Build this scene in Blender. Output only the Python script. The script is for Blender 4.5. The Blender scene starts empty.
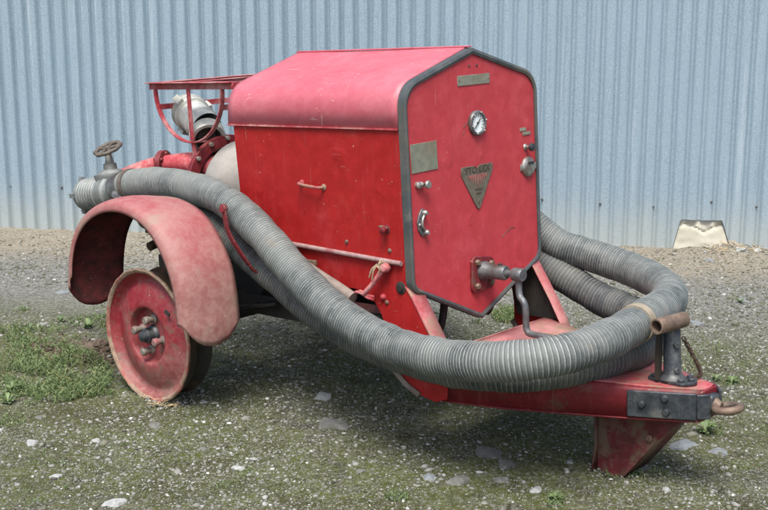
import bpy, bmesh, math, random
import numpy as np
from mathutils import Vector, Matrix, noise as mnoise
random.seed(7); rng = np.random.default_rng(7)
PI = math.pi
scn = bpy.context.scene
COL = scn.collection

# ------------------------------------------------------------------ camera constants (also used to place ground things)
CAM_F, CAM_TH, CAM_H = 1280.0, math.radians(13.0), 1.6
YAW, TILT = math.radians(43.5), math.radians(4.0)
def gp(px, py, z=0.0):
    a = (px-384.)/CAM_F; b = -(py-255.)/CAM_F
    d = Vector((a, math.cos(CAM_TH)+b*math.sin(CAM_TH), -math.sin(CAM_TH)+b*math.cos(CAM_TH)))
    return Vector((0, 0, CAM_H)) + d*((z-CAM_H)/d.z)

# ------------------------------------------------------------------ materials
MATS = {}
class NT:
    def __init__(s, name):
        m = bpy.data.materials.new(name); m.use_nodes = True
        s.m = m; s.t = m.node_tree; s.n = s.t.nodes; s.l = s.t.links
        s.b = s.n['Principled BSDF']
        s.tc = s.n.new('ShaderNodeTexCoord')
        s.obj = s.tc.outputs['Object']
    def link(s, a, b): s.l.new(a, b)
    def noise(s, scale, detail=6, rough=.6, vec=None, dist=0):
        n = s.n.new('ShaderNodeTexNoise'); n.inputs['Scale'].default_value = scale
        n.inputs['Detail'].default_value = detail; n.inputs['Roughness'].default_value = rough
        n.inputs['Distortion'].default_value = dist
        s.link(vec or s.obj, n.inputs['Vector']); return n.outputs['Fac']
    def voro(s, scale, vec=None, out='Distance', feat='F1'):
        n = s.n.new('ShaderNodeTexVoronoi'); n.inputs['Scale'].default_value = scale; n.feature = feat
        s.link(vec or s.obj, n.inputs['Vector']); return n.outputs[out]
    def mapped(s, sc=(1, 1, 1), loc=(0, 0, 0), vec=None):
        n = s.n.new('ShaderNodeMapping'); n.inputs['Scale'].default_value = sc; n.inputs['Location'].default_value = loc
        s.link(vec or s.obj, n.inputs['Vector']); return n.outputs[0]
    def ramp(s, fac, a, b, ca=0.0, cb=1.0):
        n = s.n.new('ShaderNodeMapRange'); n.interpolation_type = 'SMOOTHSTEP'
        n.inputs['From Min'].default_value = a; n.inputs['From Max'].default_value = b
        n.inputs['To Min'].default_value = ca; n.inputs['To Max'].default_value = cb
        s.link(fac, n.inputs['Value']); return n.outputs[0]
    def mix(s, fac, a, b, mode='MIX'):
        n = s.n.new('ShaderNodeMix'); n.data_type = 'RGBA'; n.blend_type = mode
        if isinstance(fac, (int, float)): n.inputs[0].default_value = fac
        else: s.link(fac, n.inputs[0])
        for v, i in ((a, 6), (b, 7)):
            if isinstance(v, tuple): n.inputs[i].default_value = v+(1,) if len(v) == 3 else v
            else: s.link(v, n.inputs[i])
        return n.outputs[2]
    def math(s, op, a, b=0.0):
        n = s.n.new('ShaderNodeMath'); n.operation = op; n.use_clamp = False
        for v, i in ((a, 0), (b, 1)):
            if isinstance(v, (int, float)): n.inputs[i].default_value = v
            else: s.link(v, n.inputs[i])
        return n.outputs[0]
    def attr(s, name, out='Fac'):
        n = s.n.new('ShaderNodeAttribute'); n.attribute_name = name; return n.outputs[out]
    def xyz(s, vec=None):
        n = s.n.new('ShaderNodeSeparateXYZ'); s.link(vec or s.obj, n.inputs[0]); return n.outputs
    def bump(s, h, strength=.3, dist=.002):
        n = s.n.new('ShaderNodeBump'); n.inputs['Strength'].default_value = strength; n.inputs['Distance'].default_value = dist
        s.link(h, n.inputs['Height']); s.link(n.outputs[0], s.b.inputs['Normal'])
    def col(s, c):
        if isinstance(c, tuple): s.b.inputs['Base Color'].default_value = c+(1,)
        else: s.link(c, s.b.inputs['Base Color'])
    def rough(s, r):
        if isinstance(r, (int, float)): s.b.inputs['Roughness'].default_value = r
        else: s.link(r, s.b.inputs['Roughness'])
    def metal(s, v): s.b.inputs['Metallic'].default_value = v

def paint(name, base, deep, fade, fade_lo=.45, fade_hi=.75, dirt=(.16, .11, .08), dirt_amt=.3, chip=.5, rough=.4, chipcol=(.45, .36, .30), streak=.3, dlo=.58, spec=.35, scr=.5, mud=None, fscale=3.0, dscale=5.0):
    k = NT(name)
    n1 = k.noise(fscale, 8, .62); n2 = k.noise(fscale*7, 6, .7); n3 = k.noise(dscale, 9, .72, dist=.3)
    st = k.noise(9, 6, .65, k.mapped((6, 6, .6)))
    c = k.mix(k.ramp(n2, .35, .7), deep, base)
    n4 = k.noise(fscale*26, 6, .75)
    fm = k.math('ADD', k.math('MULTIPLY', n1, .66), k.math('ADD', k.math('MULTIPLY', n2, .20), k.math('MULTIPLY', n4, .14)))
    f = k.math('MULTIPLY', k.ramp(fm, fade_lo-.02, fade_hi+.03), k.ramp(n4, .25, .6, .7, 1))
    c = k.mix(f, c, fade)
    c = k.mix(k.ramp(st, .55, .8, 0, streak), c, fade)
    c = k.mix(k.ramp(n3, dlo, dlo+.17, 0, dirt_amt), c, dirt)
    if mud:
        zc = k.math('ADD', k.xyz()[2], k.math('MULTIPLY', k.noise(6, 8, .7), .45))
        c = k.mix(k.ramp(zc, mud[0], mud[1], mud[2], 0), c, k.mix(k.ramp(n2, .4, .65), (.20, .135, .105), (.31, .23, .185)))
    chn = k.noise(60, 3, .6); chm = k.noise(9, 3, .5)
    chf = k.math('MULTIPLY', k.ramp(chn, .70, .73), k.ramp(chm, .45, .6, 0, chip))
    c = k.mix(chf, c, chipcol)
    # long thin scratches in two directions, and worn-through smears
    for vec in (k.mapped((3, 60, 60), (1, 2, 3)), k.mapped((70, 70, 4), (5, 1, 2)), k.mapped((14, 90, 90), (7, 7, 1))):
        sc1 = k.ramp(k.noise(1.6, 4, .55, vec, .4), .685, .72)
        c = k.mix(k.math('MULTIPLY', sc1, k.ramp(k.noise(4.5, 3, .6, k.mapped((1, 1, 1), (3, 9, 4))), .50, .62, 0, scr)), c, chipcol)
    sp = k.ramp(k.noise(230, 2, .5), .74, .80, 0, chip*.6)
    c = k.mix(sp, c, (.62, .5, .47))
    k.col(c)
    k.rough(k.math('ADD', k.math('MULTIPLY', n2, .35), rough-.12))
    h = k.math('ADD', k.math('MULTIPLY', n2, .4), k.math('MULTIPLY', k.noise(3.0, 3, .5), 9.0))
    h = k.math('ADD', h, k.math('MULTIPLY', k.ramp(k.noise(11, 2, .5), .62, .78), 2.0))
    k.bump(h, .30, .0025)
    k.b.inputs['Specular IOR Level'].default_value = spec
    return k.m
def metalm(name, c1, c2, c3=None, scale=30, rough=.5, metal=.6, bump=.3, dirt=None, bdist=.0015):
    k = NT(name)
    n = k.noise(scale, 8, .7); n2 = k.noise(scale*.2, 5, .6)
    c = k.mix(k.ramp(n, .35, .65), c1, c2)
    if c3: c = k.mix(k.ramp(n2, .5, .68), c, c3)
    if dirt: c = k.mix(k.ramp(k.noise(scale*.5, 9, .75), .55, .72, 0, .8), c, dirt)
    k.col(c); k.metal(metal); k.rough(k.math('ADD', k.math('MULTIPLY', n, .3), rough-.15))
    k.bump(n, bump, bdist); return k.m

M = {}
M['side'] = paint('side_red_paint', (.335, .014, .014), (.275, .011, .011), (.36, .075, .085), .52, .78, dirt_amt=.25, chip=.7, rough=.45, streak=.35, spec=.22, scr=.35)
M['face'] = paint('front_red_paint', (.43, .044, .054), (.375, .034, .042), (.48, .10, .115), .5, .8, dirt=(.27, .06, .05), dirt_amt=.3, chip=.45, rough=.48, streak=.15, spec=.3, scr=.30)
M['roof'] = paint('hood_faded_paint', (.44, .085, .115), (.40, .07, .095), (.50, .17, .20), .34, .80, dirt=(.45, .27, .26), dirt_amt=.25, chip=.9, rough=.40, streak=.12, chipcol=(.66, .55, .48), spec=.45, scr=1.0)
M['fender'] = paint('fender_faded_paint', (.29, .08, .085), (.27, .052, .062), (.32, .165, .15), .38, .64, dirt=(.26, .185, .145), dirt_amt=.9, chip=.8, rough=.55, streak=.35, fscale=4.5, dscale=6, dlo=.50, scr=.4, mud=(.56, .95, .45))
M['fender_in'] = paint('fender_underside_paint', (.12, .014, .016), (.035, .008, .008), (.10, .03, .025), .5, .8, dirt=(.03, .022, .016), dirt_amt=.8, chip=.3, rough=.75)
M['frame'] = paint('frame_red_paint', (.17, .014, .021), (.12, .010, .014), (.29, .12, .11), .5, .8, dirt=(.11, .07, .055), dirt_amt=.9, dlo=.50, chip=.8, rough=.45, streak=.35, dscale=9)
M['plate'] = paint('drawbar_top_paint', (.34, .05, .06), (.28, .03, .04), (.42, .21, .20), .38, .62, dirt=(.24, .17, .115), dirt_amt=.95, dlo=.48, chip=.8, rough=.5, streak=.3, dscale=9)
M['pale'] = paint('worn_pale_paint', (.42, .075, .085), (.34, .04, .05), (.55, .34, .31), .46, .66, dirt=(.30, .22, .16), dirt_amt=.6, chip=.8, rough=.5, fscale=8)
M['wheel'] = paint('wheel_red_paint', (.26, .026, .036), (.20, .014, .022), (.33, .17, .155), .46, .70, dirt=(.14, .10, .075), dirt_amt=.95, dlo=.50, mud=(.22, .50, .4), chip=1, rough=.48, streak=.35, fscale=6, dscale=11)
M['rust'] = metalm('rusty_channel', (.035, .022, .014), (.075, .045, .025), (.02, .018, .015), 25, .8, .2, .8)
M['lip'] = metalm('rusty_rim_edge', (.20, .13, .085), (.34, .25, .18), (.32, .06, .06), 45, .75, .15, .9)
M['basket'] = paint('basket_red_paint', (.32, .04, .05), (.24, .022, .03), (.46, .25, .24), .44, .62, dirt=(.14, .09, .06), dirt_amt=.7, chip=.9, rough=.5, fscale=9, dscale=12)
M['trim'] = metalm('dark_rubber_trim', (.045, .054, .057), (.070, .080, .080), (.095, .092, .078), 18, .55, .1, .3, dirt=(.16, .15, .12))
M['steel'] = metalm('grey_cast_steel', (.10, .11, .115), (.17, .175, .175), (.08, .06, .05), 40, .5, .5, .6)
M['alu'] = metalm('pale_grey_cast_alloy', (.40, .42, .38), (.52, .53, .48), (.26, .27, .24), 22, .55, .35, .5, dirt=(.20, .19, .15))
M['valve'] = metalm('weathered_grey_alloy', (.16, .18, .175), (.25, .26, .25), (.11, .11, .10), 30, .6, .35, .6, dirt=(.11, .10, .08))
M['dark'] = metalm('black_painted_steel', (.022, .027, .033), (.052, .060, .068), (.12, .12, .115), 35, .5, .3, .8, dirt=(.13, .11, .09))
M['black'] = metalm('oily_black_metal', (.010, .010, .010), (.024, .021, .018), (.035, .028, .02), 18, .75, .1, .6)
M['brown'] = metalm('rusty_brown_steel', (.13, .085, .06), (.21, .15, .11), (.08, .06, .05), 35, .65, .3, .8)
M['handw'] = metalm('brown_grey_iron', (.09, .075, .06), (.14, .12, .10), None, 50, .7, .3, .7)
M['pipe'] = metalm('dusty_brown_pipe', (.17, .135, .115), (.25, .20, .17), (.13, .07, .06), 20, .75, .1, .4)
M['chrome'] = metalm('worn_nickel', (.30, .30, .28), (.40, .40, .37), (.20, .17, .14), 60, .48, .7, .3)
M['brass'] = metalm('tarnished_brass_plate', (.19, .20, .15), (.26, .26, .20), (.22, .18, .12), 45, .5, .35, .5)
M['brasslight'] = metalm('bare_brass_edge', (.42, .38, .30), (.5, .45, .38), None, 45, .4, .5, .2)
M['rail'] = metalm('pinkish_bare_rail', (.34, .20, .19), (.42, .29, .27), (.30, .09, .09), 30, .4, .3, .4)
M['bolt'] = metalm('dusty_bolt', (.16, .135, .11), (.25, .215, .185), (.35, .12, .12), 60, .6, .3, .5)
M['bronze'] = metalm('dark_bronze_badge', (.13, .115, .085), (.19, .165, .125), (.10, .085, .065), 45, .5, .4, .5)
M['dial'] = metalm('cream_dial', (.78, .84, .82), (.84, .88, .86), None, 10, .3, 0, 0)
M['ink'] = metalm('black_ink', (.02, .02, .02), (.03, .03, .03), None, 10, .6, 0, 0)
M['enamel'] = metalm('faded_red_enamel', (.24, .065, .055), (.30, .13, .11), None, 60, .5, 0, .2)
M['engrave'] = metalm('dark_engraving', (.055, .04, .03), (.08, .06, .045), None, 60, .6, .2, .2)
M['twine'] = metalm('frayed_twine', (.32, .24, .15), (.42, .33, .22), None, 80, .9, 0, .5)
M['tape'] = metalm('tan_tape', (.20, .17, .12), (.28, .24, .18), None, 20, .7, 0, .3)
M['concrete'] = metalm('cracked_concrete', (.42, .40, .32), (.50, .48, .40), (.36, .32, .24), 12, .9, 0, 1.0, dirt=(.36, .29, .19))

def hose_mat(name, c_lo, c_hi, ridge, rmix, dust):
    k = NT(name)
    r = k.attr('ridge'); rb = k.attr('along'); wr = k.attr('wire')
    n = k.noise(14, 7, .7); n2 = k.noise(60, 5, .7); n3 = k.noise(3.2, 4, .6)
    c = k.mix(k.ramp(n, .35, .65), c_lo, c_hi)
    c = k.mix(k.ramp(n3, .42, .62, 0, .7), c, dust)
    c = k.mix(k.math('MULTIPLY', k.ramp(rb, 0, 1, 0, .4), k.ramp(n, .3, .6)), c, dust)
    rf = k.math('MULTIPLY', k.ramp(wr, .3, .9), k.math('MULTIPLY', k.ramp(n2, .32, .60, rmix*.25, rmix), k.ramp(rb, 0, 1, .55, 1.0)))
    c = k.mix(rf, c, ridge)
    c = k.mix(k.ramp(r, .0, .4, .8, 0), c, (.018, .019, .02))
    c = k.mix(k.ramp(k.noise(7, 9, .8), .57, .70, 0, .55), c, (.17, .13, .085))
    c = k.mix(k.ramp(k.noise(38, 5, .8), .62, .70, 0, .5), c, (.04, .04, .04))
    k.col(c); k.rough(k.math('ADD', k.math('MULTIPLY', n2, .3), .50))
    k.bump(k.math('ADD', n2, n), .5, .002)
    return k.m
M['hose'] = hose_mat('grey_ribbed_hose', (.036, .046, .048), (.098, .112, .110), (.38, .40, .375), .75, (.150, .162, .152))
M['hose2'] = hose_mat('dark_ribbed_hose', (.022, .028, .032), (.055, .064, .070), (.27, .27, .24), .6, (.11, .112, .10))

# ------------------------------------------------------------------ mesh builder
class MB:
    def __init__(s): s.v = []; s.f = []; s.mi = []
    def add(s, vs, fs, mi=0):
        b = len(s.v); s.v += [tuple(v) for v in vs]; s.f += [tuple(b+i for i in f) for f in fs]; s.mi += [mi]*len(fs)
        return s
    def box(s, c, d, rot=None, mi=0):
        cx, cy, cz = c; hx, hy, hz = d[0]/2, d[1]/2, d[2]/2
        vs = [Vector((x*hx, y*hy, z*hz)) for x in (-1, 1) for y in (-1, 1) for z in (-1, 1)]
        if rot is not None: vs = [rot @ v for v in vs]
        vs = [v+Vector(c) for v in vs]
        return s.add(vs, [(0, 1, 3, 2), (4, 6, 7, 5), (0, 4, 5, 1), (2, 3, 7, 6), (0, 2, 6, 4), (1, 5, 7, 3)], mi)
    def bar(s, a, b, w, t, up=(0, 0, 1), mi=0):
        a, b = Vector(a), Vector(b); d = (b-a); L = d.length; d.normalize()
        u = Vector(up); side = d.cross(u)
        if side.length < 1e-4: u = Vector((1, 0, 0)); side = d.cross(u)
        side.normalize(); u = side.cross(d)
        R = Matrix((d, side, u)).transposed()
        return s.box((a+b)/2, (L, w, t), R, mi)
    def tube(s, path, r, seg=12, cap=True, mi=0, rf=None, closed=False, ell=None):
        P = [Vector(p) for p in path]; n = len(P)
        T = []
        for i in range(n):
            if closed: d = P[(i+1) % n]-P[i-1]
            else: d = P[min(i+1, n-1)]-P[max(i-1, 0)]
            T.append(d.normalized())
        u = Vector((0, 0, 1))
        if abs(T[0].dot(u)) > .9: u = Vector((0, 1, 0))
        u = (u-T[0]*u.dot(T[0])).normalized(); vs = []
        for i in range(n):
            u = (u-T[i]*u.dot(T[i])).normalized(); w = T[i].cross(u)
            rr = rf(i) if rf else (r[i] if isinstance(r, (list, tuple)) else r)
            for k in range(seg):
                a = 2*PI*k/seg; vs.append(P[i]+(u*math.cos(a)+w*math.sin(a))*rr)
        fs = []
        for i in range(n if closed else n-1):
            for k in range(seg):
                j = (i+1) % n
                fs.append((i*seg+k, i*seg+(k+1) % seg, j*seg+(k+1) % seg, j*seg+k))
        if cap and not closed:
            fs.append(tuple(range(seg-1, -1, -1))); fs.append(tuple((n-1)*seg+k for k in range(seg)))
        return s.add(vs, fs, mi)
    def lathe(s, prof, o, axis, seg=32, mi=0, mis=None):
        o = Vector(o); A = Vector(axis).normalized(); u = A.orthogonal().normalized(); w = A.cross(u)
        n = len(prof); vs = []
        for (r, h) in prof:
            for k in range(seg):
                a = 2*PI*k/seg; vs.append(o+A*h+(u*math.cos(a)+w*math.sin(a))*max(r, 1e-5))
        for i in range(n-1):
            fs = [(i*seg+k, i*seg+(k+1) % seg, (i+1)*seg+(k+1) % seg, (i+1)*seg+k) for k in range(seg)]
            if i == 0: b = len(s.v); s.v += [tuple(v) for v in vs]
            s.f += [tuple(b+q for q in f) for f in fs]; s.mi += [(mis[i] if mis else mi)]*len(fs)
        return s
    def prism(s, poly, axis, a, b, mi=0):
        """poly: 2D outline, extruded along axis (0,1,2) from a to b."""
        def mk(p, h):
            q = [p[0], p[1]]; q.insert(axis, h); return q
        n = len(poly); vs = [mk(p, a) for p in poly]+[mk(p, b) for p in poly]
        fs = [tuple(range(n)), tuple(range(2*n-1, n-1, -1))]+[(i, i+n, (i+1) % n+n, (i+1) % n) for i in range(n)]
        return s.add(vs, fs, mi)
    def sheet(s, rows, thick=0, mi=0):
        n, m = len(rows), len(rows[0]); vs = [v for r in rows for v in r]
        fs = [(i*m+j, i*m+j+1, (i+1)*m+j+1, (i+1)*m+j) for i in range(n-1) for j in range(m-1)]
        return s.add(vs, fs, mi)
    def bolt(s, p, axis, r=.009, h=.007, mi=0, seg=6):
        return s.lathe([(r, -.002), (r, h*.8), (r*.8, h), (0, h)], p, axis, seg, mi)
    def rivet(s, p, axis, r=.007, h=.004, mi=0):
        return s.lathe([(r, -.002), (r*.92, h*.4), (r*.6, h*.85), (0, h)], p, axis, 12, mi)
    def build(s, name, mats, parent=None, bevel=0, sharp=40, smooth=True, solid=0, fixn=True, subsurf=0):
        me = bpy.data.meshes.new(name); me.from_pydata(s.v, [], s.f)
        if not isinstance(mats, (list, tuple)): mats = [mats]
        for m in mats: me.materials.append(m)
        if len(mats) > 1: me.polygons.foreach_set('material_index', s.mi)
        if fixn:
            bm = bmesh.new(); bm.from_mesh(me); bmesh.ops.recalc_face_normals(bm, faces=bm.faces[:]); bm.to_mesh(me); bm.free()
        if smooth:
            me.polygons.foreach_set('use_smooth', [True]*len(me.polygons)); me.set_sharp_from_angle(angle=math.radians(sharp))
        o = bpy.data.objects.new(name, me); COL.objects.link(o)
        if parent: o.parent = parent
        if solid:
            md = o.modifiers.new('Solidify', 'SOLIDIFY'); md.thickness = solid; md.offset = 0
        if bevel:
            md = o.modifiers.new('Bevel', 'BEVEL'); md.width = bevel; md.segments = 2; md.limit_method = 'ANGLE'; md.angle_limit = math.radians(40)
        return o
def build_each(mb, name, mat, parent, **kw):
    """one object per connected piece"""
    n = len(mb.v); par = list(range(n))
    def find(a):
        while par[a] != a: par[a] = par[par[a]]; a = par[a]
        return a
    for f in mb.f:
        for q in f[1:]: par[find(q)] = find(f[0])
    groups = {}
    for f in mb.f: groups.setdefault(find(f[0]), []).append(f)
    out = []
    for fs in groups.values():
        ids = sorted({q for f in fs for q in f}); mp = {q: i for i, q in enumerate(ids)}
        m2 = MB(); m2.v = [mb.v[q] for q in ids]; m2.f = [tuple(mp[q] for q in f) for f in fs]; m2.mi = [0]*len(fs)
        out.append(m2.build(name, mat, parent, **kw))
    return out
def tag(o, label=None, cat=None, group=None, kind=None):
    for k, v in (('label', label), ('category', cat), ('group', group), ('kind', kind)):
        if v: o[k] = v
    return o
def empty(name, loc=(0, 0, 0)):
    o = bpy.data.objects.new(name, None); o.empty_display_size = .1; o.location = loc; COL.objects.link(o); return o
def text_mesh(name, body, size, mat, parent, mtx, ext=.0006, sx=1.0):
    cu = bpy.data.curves.new(name, 'FONT'); cu.body = body; cu.size = size; cu.extrude = ext; cu.align_x = 'CENTER'; cu.align_y = 'CENTER'
    to = bpy.data.objects.new(name+'_tmp', cu); COL.objects.link(to)
    dg = bpy.context.evaluated_depsgraph_get(); dg.update()
    me = bpy.data.meshes.new_from_object(to.evaluated_get(dg)); bpy.data.objects.remove(to)
    me.transform(mtx @ Matrix.Diagonal((sx, 1, 1, 1)))
    me.materials.clear(); me.materials.append(mat); me.name = name
    o = bpy.data.objects.new(name, me); COL.objects.link(o); o.parent = parent; return o
def smooth_path(pts, per=12):
    P = [Vector(p) for p in pts]; P = [P[0]*2-P[1]]+P+[P[-1]*2-P[-2]]; out = []
    for i in range(1, len(P)-2):
        a, b, c, d = P[i-1:i+3]
        # centripetal-ish catmull
        for k in range(per):
            t = k/per
            out.append(.5*((2*b)+(c-a)*t+(2*a-5*b+4*c-d)*t*t+(3*b-a-3*c+d)*t**3))
    out.append(P[-2]); return out
def round_poly(pts, rad, n=8):
    """round the corners of a closed 2D polygon; rad = list or number"""
    out = []; N = len(pts)
    for i, p in enumerate(pts):
        r = rad[i] if isinstance(rad, (list, tuple)) else rad
        p = Vector(p); a = Vector(pts[i-1]); b = Vector(pts[(i+1) % N])
        if r <= 0: out.append(tuple(p)); continue
        da = (a-p).normalized(); db = (b-p).normalized(); ang = da.angle(db)
        t = r/math.tan(ang/2); t = min(t, (a-p).length*.49, (b-p).length*.49)
        r2 = t*math.tan(ang/2); c = p+(da+db).normalized()*(r2/math.sin(ang/2))
        s0 = p+da*t-c; s1 = p+db*t-c
        a0 = math.atan2(s0.y, s0.x); a1 = math.atan2(s1.y, s1.x); d = (a1-a0+PI) % (2*PI)-PI
        for k in range(n+1):
            q = a0+d*k/n; out.append((c.x+r2*math.cos(q), c.y+r2*math.sin(q)))
    return out

# ------------------------------------------------------------------ the pump trailer
tr = empty('pump_trailer', (-0.3637, 4.9396, 0.0))
fx = Vector((math.cos(YAW)*math.cos(TILT), -math.sin(YAW)*math.cos(TILT), math.sin(TILT)))
fy = Vector((math.sin(YAW), math.cos(YAW), 0)); fz = fx.cross(fy)
RT = Matrix((fx, fy, fz)).transposed()
tr.rotation_euler = RT.to_euler()
tag(tr, 'old red two-wheeled fire pump trailer with boxy pitched hood, round wheel fenders and drawbar', 'pump trailer')
TM = Matrix.Translation(tr.location) @ RT.to_4x4()
def W(p): return TM @ Vector(p)
FX = .991                                                     # x of the front panel

# front panel
outer = [(0, 1.247), (.349, 1.141), (.349, .482), (0, .320), (-.349, .482), (-.349, 1.141)]
inner = [(0, 1.227), (.334, 1.127), (.334, .491), (0, .337), (-.334, .491), (-.334, 1.127)]
rad_o = [.004, .090, .05, .004, .05, .090]; rad_i = [.002, .077, .04, .002, .04, .077]
po = round_poly(outer, rad_o); pi_ = round_poly(inner, rad_i)
panel = MB().prism(round_poly([(y*.99, .811+(z-.811)*.99) for y, z in outer], rad_o), 0, FX-.022, FX).build('front_panel', M['face'], tr)
m = MB(); n = len(po)
prof = []   # trim: outer flange runs back, a front lip
vs = []
for (y, z), (yi, zi) in zip(po, pi_):
    vs += [(FX+.006, yi, zi), (FX+.009, (y+yi)/2, (z+zi)/2), (FX+.005, y*1.0, z), (FX-.022, y, z), (FX-.022, (y*.985), .811+(z-.811)*.985), (FX-.001, yi, zi)]
fs = []
for i in range(n):
    j = (i+1) % n
    for k in range(6): fs.append((i*6+k, i*6+(k+1) % 6, j*6+(k+1) % 6, j*6+k))
m.add(vs, fs); m.build('trim_frame', M['trim'], tr, sharp=35)

# hood (roof skin) and side panels: section swept from the rear to the front panel
HX0, HX1 = .140, .968
def hood_section(off=0.0):
    pts = [(-.345-off, 1.005)]
    full = round_poly([(-.345-off, .9), (-.345-off, 1.136+off), (0, 1.243+off), (.345+off, 1.136+off), (.345+off, .9)], [0, .095, .012, .095, 0], 10)
    pts += [q for q in full if q[1] > 1.01]
    pts += [(.345+off, 1.005)]
    return pts
sec = hood_section(.004)
rows = []
for i in range(25):
    t = i/24; x = (HX0-.018+ .018*0)+(HX1-(HX0-.018))*t
    rows.append([(x+(.022*(z-1.0)/.25 if i == 0 else 0), y, z+.0015*math.sin(x*9+y*7)) for y, z in sec])
hood = MB().sheet(rows).build('hood', M['roof'], tr, solid=.005, sharp=60)
m = MB(); m.bar((HX0, 0, 1.252), (HX1+.02, 0, 1.2515), .016, .006); m.build('ridge_strip', M['roof'], hood, bevel=.002)
m = MB(); m.bar((HX0-.02, -.3525, 1.008), (HX1, -.3525, 1.006), .003, .005); m.bar((HX0-.02, .3525, 1.008), (HX1, .3525, 1.006), .003, .005)
build_each(m, 'hood_edge', M['pale'], hood)
# side plates (near and far) with arch and slanted front leg
def side_poly():
    p = [(HX0+.004, 1.004), (.968, 1.004), (.968, .49), (.985, .455), (1.063, .330), (1.10, .262), (1.13, .205), (1.12, .135), (1.07, .118), (1.004, .132), (.952, .156), (.900, .195), (.868, .235)]
    p += [(.868, .30), (.862, .345), (.845, .385), (.82, .42), (.795, .443), (.765, .455), (.72, .460), (HX0+.03, .470)]
    return p
for sgn in (-1, 1):
    y = .345*sgn
    sp = MB().prism(side_poly(), 1, y, y-.006*sgn).build('side_panel', M['side'], tr, bevel=.0015)
    if sgn < 0: near_side = sp
    sp_line = MB()
    # pale worn flange turned inward along the slanted front edge
    fl = [(.960, .492), (.987, .457), (1.065, .331), (1.102, .262), (1.125, .215)]
    rows = [[(x, y+.002*sgn, z), (x+.004, y-.004*sgn, z+.003), (x+.006, y-.055*sgn, z+.005)] for x, z in fl]
    MB().sheet(rows).build('leg_flange', M['plate'], tr, solid=.004)
    MB().sheet([[(x+.006, y+.004*sgn, z+.008), (x-.006, y+.003*sgn, z-.006), (x-.014, y-.010*sgn, z-.015)] for x, z in [(.868, .240), (.880, .218), (.900, .197), (.952, .157), (1.004, .133)]]).build('bottom_flange', M['pipe'], tr, solid=.006)
    # rivets / bolts of the side
    b = MB()
    for x, z in ((.942, .486), (.875, .430), (.90, .607), (.70, .62)):
        b.rivet((x, y+.001*sgn, z), (0, sgn, 0), .008, .005)
    build_each(b, 'side_bolt', M['brown'], sp)
    # polished rail along the foot of the upper panel
    m = MB(); m.tube([(.20, y+.010*sgn, .603), (.45, y+.010*sgn, .592), (.7, y+.010*sgn, .581), (.958, y+.010*sgn, .570)], .0085, 10)
    m.build('side_rail', M['rail'], sp)
# lap line between upper panel and lower plate on near side: small side handle, knob, lock bolts
m = MB(); hy = -.345
m.tube(smooth_path([(.494, hy+.002, .812), (.497, hy-.018, .8115), (.51, hy-.024, .810), (.55, hy-.025, .806), (.588, hy-.024, .803), (.601, hy-.018, .802), (.604, hy+.002, .802)], 5), .0055, 8)
for x, z in ((.494, .812), (.604, .802)): m.lathe([(.011, 0), (.011, .003), (.006, .006)], (x, hy, z), (0, -1, 0), 14)
m.build('side_handle', M['plate'], near_side)
m = MB(); m.lathe([(.015, 0), (.014, .004), (.008, .006), (.008, .016), (.012, .02), (.012, .03), (.006, .034), (0, .034)], (.893, hy, .678), (.15, -1, 0), 18)
m.build('side_latch', M['frame'], near_side)
m = MB(); m.bar((.872, hy-.012, .688), (.905, hy-.014, .682), .008, .016, (0, 1, 0)); m.build('latch_tab', M['brown'], near_side, bevel=.003)
m = MB(); m.lathe([(.022, .0), (.020, .002), (.012, .003), (.0115, .009), (0, .010)], (.942, hy-.001, .486), (0, -1, 0), 20); m.build('side_bolt_washer', M['black'], near_side)
# bracket stay with twisted twine and its bolts
m = MB()
m.tube([(.888, hy-.022, .548), (.835, hy-.030, .487), (.800, hy-.035, .456)], [.010, .009, .008], 10)
m.lathe([(.014, -.006), (.017, .003), (.015, .018), (.010, .024), (0, .025)], (.893, hy-.012, .552), (.2, -1, 0), 16)
m.bar((.775, hy-.028, .462), (.84, hy-.028, .447), .012, .010)
m.tube(smooth_path([(.745, hy-.03, .445), (.762, hy-.03, .458), (.79, hy-.03, .456), (.815, hy-.03, .445), (.84, hy-.03, .442)], 4), .0055, 8)
m.rivet((.86, hy-.002, .447), (0, -1, 0), .011, .010)
m.build('stay_bracket', M['pale'], tr)
tw = MB()
for q in range(9):
    a = q*.9; tw.tube([(.868+.006*math.sin(a), hy-.026+.012*math.cos(a), .574-.004*q+.004), (.880+.004*math.cos(a*1.3), hy-.036, .568-.004*q), (.892, hy-.026+.01*math.sin(a), .575-.004*q)], .0022, 5)
for dx, dz in ((-.035, -.045), (-.022, -.052), (-.03, -.03)):
    tw.tube(smooth_path([(.872, hy-.034, .563), (.872+dx*.5, hy-.042, .563+dz*.4), (.872+dx, hy-.04, .563+dz)], 4), [.0026]*9, 5)
tw.build('twine', M['twine'], tr)
# dusty exhaust pipe below the panel, with dark mouth
m = MB()
m.tube(smooth_path([(.33, -.365, .60), (.45, -.385, .558), (.58, -.39, .508), (.69, -.385, .464), (.752, -.383, .437)], 6), .021, 20, cap=False)
m.tube([(.752, -.383, .437), (.70, -.3845, .459), (.65, -.386, .479)], .0175, 20, cap=True)
m.lathe([(.0175, 0), (.021, 0)], (.752, -.383, .437), (.9, 0, -.4), 20)
ex = m.build('exhaust_pipe', M['pipe'], tr)
m = MB(); m.box((.545, -.372, .538), (.05, .012, .02)); m.build('pipe_clip', M['brown'], tr, bevel=.002)

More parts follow.
